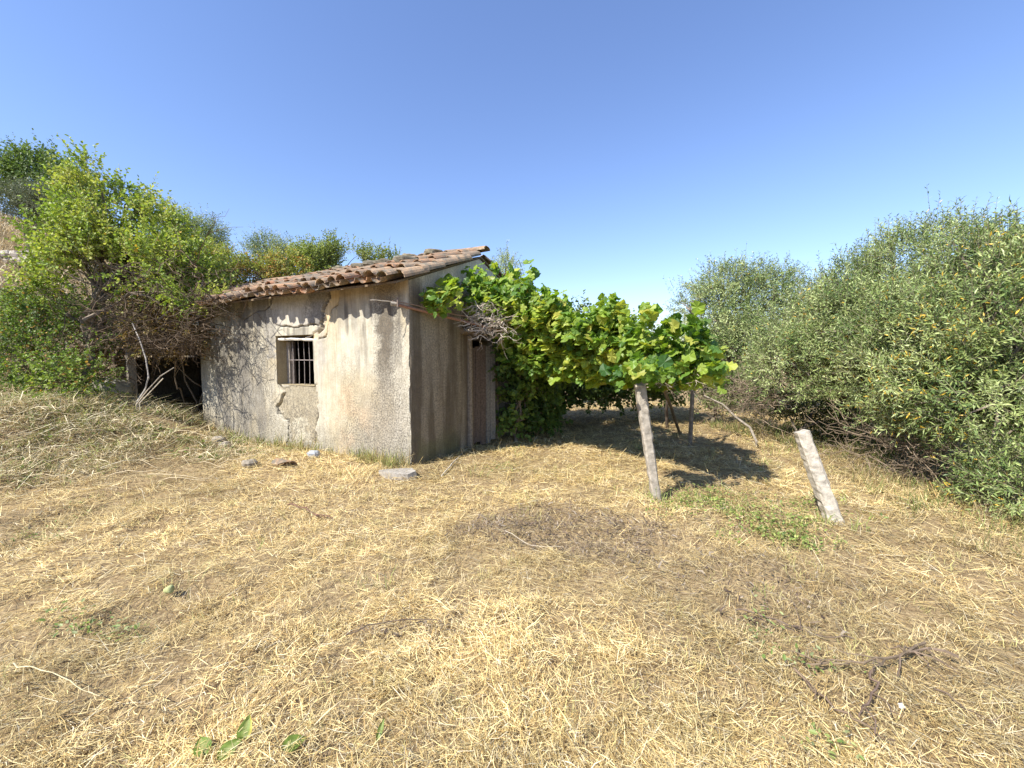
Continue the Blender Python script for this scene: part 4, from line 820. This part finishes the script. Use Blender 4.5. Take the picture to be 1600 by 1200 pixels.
tufts('bank_grass', 'dry and green grass tangled over the bank', pb, 16, .17, [(.56, .46, .27), (.48, .37, .20), (.62, .53, .34), (.28, .33, .10), (.40, .40, .14), (.34, .26, .14), (.20, .26, .07), (.58, .48, .28)], .10, .005, 1.25)
lx_ = pb[R.integers(0, len(pb), 26000)] + R.normal(0, .12, (26000, 2)); lk = offhouse(lx_[:, 0], lx_[:, 1], .1); lx_ = lx_[lk]; n = len(lx_)
V, F, cc = blades(lx_[:, 0], lx_[:, 1], g(lx_[:, 0], lx_[:, 1]) + .08 * R.random(n), R.random(n) * 6.28, R.normal(.05, .22, n), .12 + .4 * R.random(n) ** 2, .004 + .006 * R.random(n), R.normal(0, .12, (n, 2)), np.array([(.70, .60, .38), (.58, .48, .29), (.42, .33, .19), (.30, .34, .12), (.74, .66, .46)])[R.integers(0, 5, n)] * (.6 + .7 * R.random((n, 1))))
tag(obj('bank_litter', mesh('bank_litter', V, F, cc), M['straw']), 'heaped dry stems and hay on the bank', 'hay', None, 'stuff')
hg = rpts(5200, -30, -8.5, 8, 24); tufts('hill_grass', 'dry pale grass covering the hillside', hg, 5, .3, [(.56, .46, .28), (.50, .40, .24), (.62, .52, .34)], .18, .008, .8)
hx = np.concatenate([R.uniform(-5.2, .02, 70), R.uniform(-.7, .02, 24)]); q = h2w(hx, R.uniform(-.22, -.03, len(hx))); tufts('wall_grass', 'dry weeds and grass along the foot of the front wall', np.stack(q, -1), 14, .17, [(.40, .33, .14), (.30, .30, .10), (.50, .38, .18), (.22, .26, .08)], .04, .005, .3)
ro = rpts(900, 2.6, 6.5, 3.0, 9.0); edge = np.interp(ro[:, 1], [3.2, 6.8, 9], [3.6, 4.6, 4.2]); ro = ro[(ro[:, 0] > edge) & (vn(ro, 1.8, 251) > .4)]
tufts('verge_grass', 'brown and green grass at the foot of the olives', ro, 16, .16, [(.30, .24, .12), (.20, .22, .07), (.36, .28, .14), (.16, .20, .06)], .07, .004, .6)
rs = scatter_polar(2600, 1.2, 9, -60, 60, .3); sp_ = np.stack(rs[:2], -1); sp_ = sp_[offhouse(sp_[:, 0], sp_[:, 1], .05) & (vn(sp_, 1.7, 263) > .42)]
tufts('straw_stubble', 'short rooted stubble tufts standing in the cut straw', sp_, 13, .06, [(.66, .53, .28), (.55, .41, .19), (.40, .29, .13), (.72, .60, .36), (.48, .44, .18)], .03, .002, .7)
pf = np.array([[PB[0], PB[1] - .05]] * 5 + [[p2[0], p2[1] - .05]] * 6) + R.normal(0, .07, (11, 2)); tufts('post_grass', 'dry and green grass around the foot of the posts', pf, 16, .13, [(.5, .42, .2), (.26, .32, .09), (.6, .5, .28)], .04, .003, .5)
fr_ = rpts(260, -3.5, 4.5, 2.4, 7); fr_ = fr_[offhouse(fr_[:, 0], fr_[:, 1]) & (vn(fr_, 1.1, 261) > .5)]
tufts('stubble_grass', 'thin green and dry stubble standing in the straw', fr_, 9, .085, [(.26, .32, .09), (.40, .38, .16), (.55, .44, .22)], .05, .003, .5)
# low green weeds between the posts and elsewhere
wp = []
for (px, py, n_, sx, sy) in [(1100, 782, 80, 34, 9), (1160, 800, 90, 40, 12), (1215, 825, 130, 40, 14), (1250, 845, 60, 26, 8), (1265, 795, 40, 16, 8), (1040, 795, 14, 16, 8), (1085, 790, 40, 24, 9), (1340, 825, 4, 20, 4)]:
    wp += [onz(R.normal(px, sx * .95), R.normal(py, sy * .95))[:2] for _ in range(n_)]
def weeds(name, label, pts, per, LL, cols):
    pts = np.asarray(pts); X = np.repeat(pts[:, 0], per) + R.normal(0, .05, len(pts) * per); Y = np.repeat(pts[:, 1], per) + R.normal(0, .05, len(pts) * per); n = len(X)
    Pq = np.stack([X, Y, g(X, Y) + .01 + .06 * R.random(n)], -1); d = norm(np.stack([R.normal(0, 1, n), R.normal(0, 1, n), np.abs(R.normal(.4, .4, n))], -1)); nn = norm(np.stack([R.normal(0, .4, n), R.normal(0, .4, n), np.ones(n)], -1))
    l = LL * (.5 + R.random(n)); V, F, k_ = leaves(Pq, d, nn, l, l * .55, T_OVAL); c_ = np.array(cols)[R.integers(0, len(cols), n)] * (.7 + .6 * R.random((n, 1)))
    return tag(obj(name, mesh(name, V, F.reshape(-1, 4), np.repeat(c_, k_, 0)), M['leaf']), label, 'weeds', None, 'stuff')
weeds('ground_weeds', 'low bright green weeds between the two posts', wp[::2], 12, .026, [(.18, .26, .06), (.26, .33, .08), (.36, .40, .13), (.40, .36, .16), (.14, .20, .06)])
wq = [onz(R.normal(px, sx), R.normal(py, sy))[:2] for (px, py, n_, sx, sy) in [(120, 985, 22, 30, 5), (195, 990, 12, 14, 5), (60, 835, 16, 14, 5), (785, 735, 16, 12, 2), (130, 795, 8, 10, 4), (1200, 990, 16, 14, 14), (1265, 1045, 12, 16, 4), (1290, 1180, 10, 20, 4)] for _ in range(n_)]
weeds('scattered_weeds', 'wilted green weed scraps scattered in the straw', wq, 4, .022, [(.18, .26, .07), (.26, .32, .10), (.30, .34, .16)])
wb = pb[(vn(pb, 1.1, 271) > .47) & (R.random(len(pb)) < .5)]
weeds('bank_weeds', 'small leafy weeds among the grass of the bank', wb, 9, .045, [(.14, .22, .05), (.22, .30, .06), (.10, .16, .04), (.30, .30, .10)])
# broad green leaves lying near the front
tg = np.linspace(0, 1, 9); wdt_ = np.array([.02, .5, .85, 1, .98, .86, .64, .34, .02]); lv = ('upright fresh green leaf with a yellow edge sticking up from the straw', 'broad green leaf lying flat beside a folded one in the straw', 'folded green leaf overlapping the broad flat one in the straw', 'single curled green leaf lying alone in the straw', 'narrow green leaf standing alone in the straw')
for q, (px, py, l, a, up_) in enumerate([(378, 1172, .085, 1.5, 1.2), (322, 1190, .095, 2.2, .35), (340, 1194, .085, .8, .6), (440, 1184, .085, .5, .25), (588, 1156, .075, 1.3, .9)]):
    p = onz(px, py); d = norm(np.array([math.cos(a), math.sin(a) * .6, up_])); sd_ = norm(np.cross(d, [0.25, -.5, .8])); nn = np.cross(sd_, d); wl = l * (.30 if q < 4 else .14); V = []
    for j, t in enumerate(tg):
        for u_ in (-1, -.5, 0, .5, 1): V.append(d * t * l + sd_ * u_ * wdt_[j] * wl + nn * (abs(u_) * wl * .35 - l * .35 * t * t + R.normal(0, .0018)))
    F = [[j * 5 + i, j * 5 + i + 1, j * 5 + i + 6, j * 5 + i + 5] for j in range(8) for i in range(4)]; V = np.array(V)
    cg = np.tile((.17, .25, .05), (45, 1)) * (.75 + .5 * R.random((45, 1))); cg[2::5] = (.30, .34, .12)
    if q == 0: cg[4::5] = (.55, .45, .08)
    o = obj('green_leaf', mesh('green_leaf', V, np.array(F), cg, True), M['leaf']); o.location = (p[0], p[1], float(g(p[0], p[1])) + .012); tag(o, lv[q], 'leaf', 'green leaves in the straw')
p = onz(265, 931); mb = MB(); rock(mb, (0, 0, 0), (.024, .024, .022), 161, (.42, .44, .20), sub=9); o = obj('fallen_fruit', mb.mesh('fallen_fruit', smooth=True), M['stone']); o.location = (p[0], p[1], float(g(p[0], p[1])) + .035); tag(o, 'small round pale green fruit lying on the straw', 'fruit')
# ---- twigs lying on the ground
def gtwig(pp, r_, col, label, seed, forks=2, lift=.045, name='fallen_twig'):
    pts = []
    for a, b_ in pp: p = onz(a, b_); pts.append([p[0], p[1], float(g(p[0], p[1])) + lift])
    pts = np.array(pts); t = np.linspace(0, len(pts) - 1, len(pts) * 3); pts = np.stack([np.interp(t, np.arange(len(pts)), pts[:, i]) for i in range(3)], -1)
    rq = np.random.default_rng(seed); pts += rq.normal(0, .006, pts.shape); mb = MB(); tube(mb, pts, np.linspace(r_, r_ * .45, len(pts)), 5, col)
    for f in range(forks):
        i = rq.integers(1, len(pts) - 1); d = pts[i] - pts[i - 1]; d = d / np.linalg.norm(d) + rq.normal(0, .7, 3); d[2] = abs(d[2]) * .3; l = rq.uniform(.08, .22); tube(mb, wander(pts[i], pts[i] + norm(d) * l, 5, .02, seed + f), np.linspace(r_ * .6, r_ * .25, 5), 4, col)
    o = obj(name, mb.mesh(name, pts[0]), M['bark']); o.location = pts[0]; return tag(o, label, 'twig')
gtwig([(1445, 1020), (1410, 1040), (1370, 1052), (1300, 1055), (1250, 1048)], .008, (.20, .15, .10), 'long brown fallen branch lying in the straw before the leaning post', 1, 6)
gtwig([(1495, 1040), (1450, 1028), (1410, 1038), (1400, 1070)], .007, (.19, .14, .10), 'thick forked twig crossing the end of the long fallen branch', 2, 4)
gtwig([(1355, 1065), (1368, 1095), (1350, 1128), (1340, 1142)], .006, (.17, .12, .09), 'thin dark twig curving below the long fallen branch', 3, 2)
gtwig([(1240, 1070), (1300, 1120), (1350, 1150), (1395, 1188)], .006, (.18, .13, .09), 'straight dark stem pointing down and away from the long fallen branch', 4, 1)
gtwig([(1150, 955), (1180, 965), (1210, 980), (1280, 1000), (1340, 1010)], .005, (.16, .12, .09), 'thin dark creeping stem over the brown mulch', 5, 4)
gtwig([(448, 795), (470, 798), (490, 808), (520, 822)], .009, (.17, .10, .07), 'dark forked twig in the straw below the shed window', 6, 4, .05)
gtwig([(690, 745), (712, 722), (731, 702)], .012, (.60, .54, .44), 'pale bare stick leaning in the shade by the gable wall', 7, 1, .02)
gtwig([(545, 1000), (600, 985), (680, 980), (700, 990)], .004, (.15, .11, .08), 'thin blackish twig lying in the middle of the straw', 8, 3)
gtwig([(790, 840), (830, 858), (880, 872)], .003, (.5, .44, .34), 'pale straight stick on the dark mulch patch', 9, 0)
gtwig([(1460, 1085), (1500, 1115), (1545, 1152)], .004, (.15, .11, .08), 'thin dark stem in the straw right of the white pebble', 10, 1)
gtwig([(20, 1060), (60, 1070), (120, 1092), (155, 1108)], .003, (.58, .50, .30), 'thick pale straw stalk near the wilted weeds', 11, 1)
for q in range(24):                                           # pale fallen stalks on the bank
    px, py = R.uniform(0, 390), R.uniform(610, 760); p = at(px, py, float(np.interp(py, [600, 760], [7.4, 4.8]))); a = R.uniform(-.5, .7); l = R.uniform(.35, 1.0)
    e = p[:2] + np.array([math.cos(a), -math.sin(a)]) * l
    if not offhouse(e[0:1], e[1:2], .1)[0] or not offhouse(p[0:1], p[1:2], .1)[0]: continue
    t = np.linspace(0, 1, 6)[:, None]; xy = p[:2] + (e - p[:2]) * t; pts = np.concatenate([xy, (g(xy[:, 0], xy[:, 1]) + .05 + R.uniform(0, .07))[:, None]], 1); pts[0, 2] -= .05; pts[-1, 2] += R.uniform(-.03, .1)
    mb = MB(); tube(mb, pts, np.linspace(.006, .003, 6), 4, np.array((.44, .36, .23)) * R.uniform(.6, 1.2)); o = obj('dry_stalk', mb.mesh('dry_stalk', pts[0]), M['bark']); o.location = pts[0]; tag(o, 'long pale dry stalk lying on the grassy bank', 'stalk', 'dry stalks on the bank')
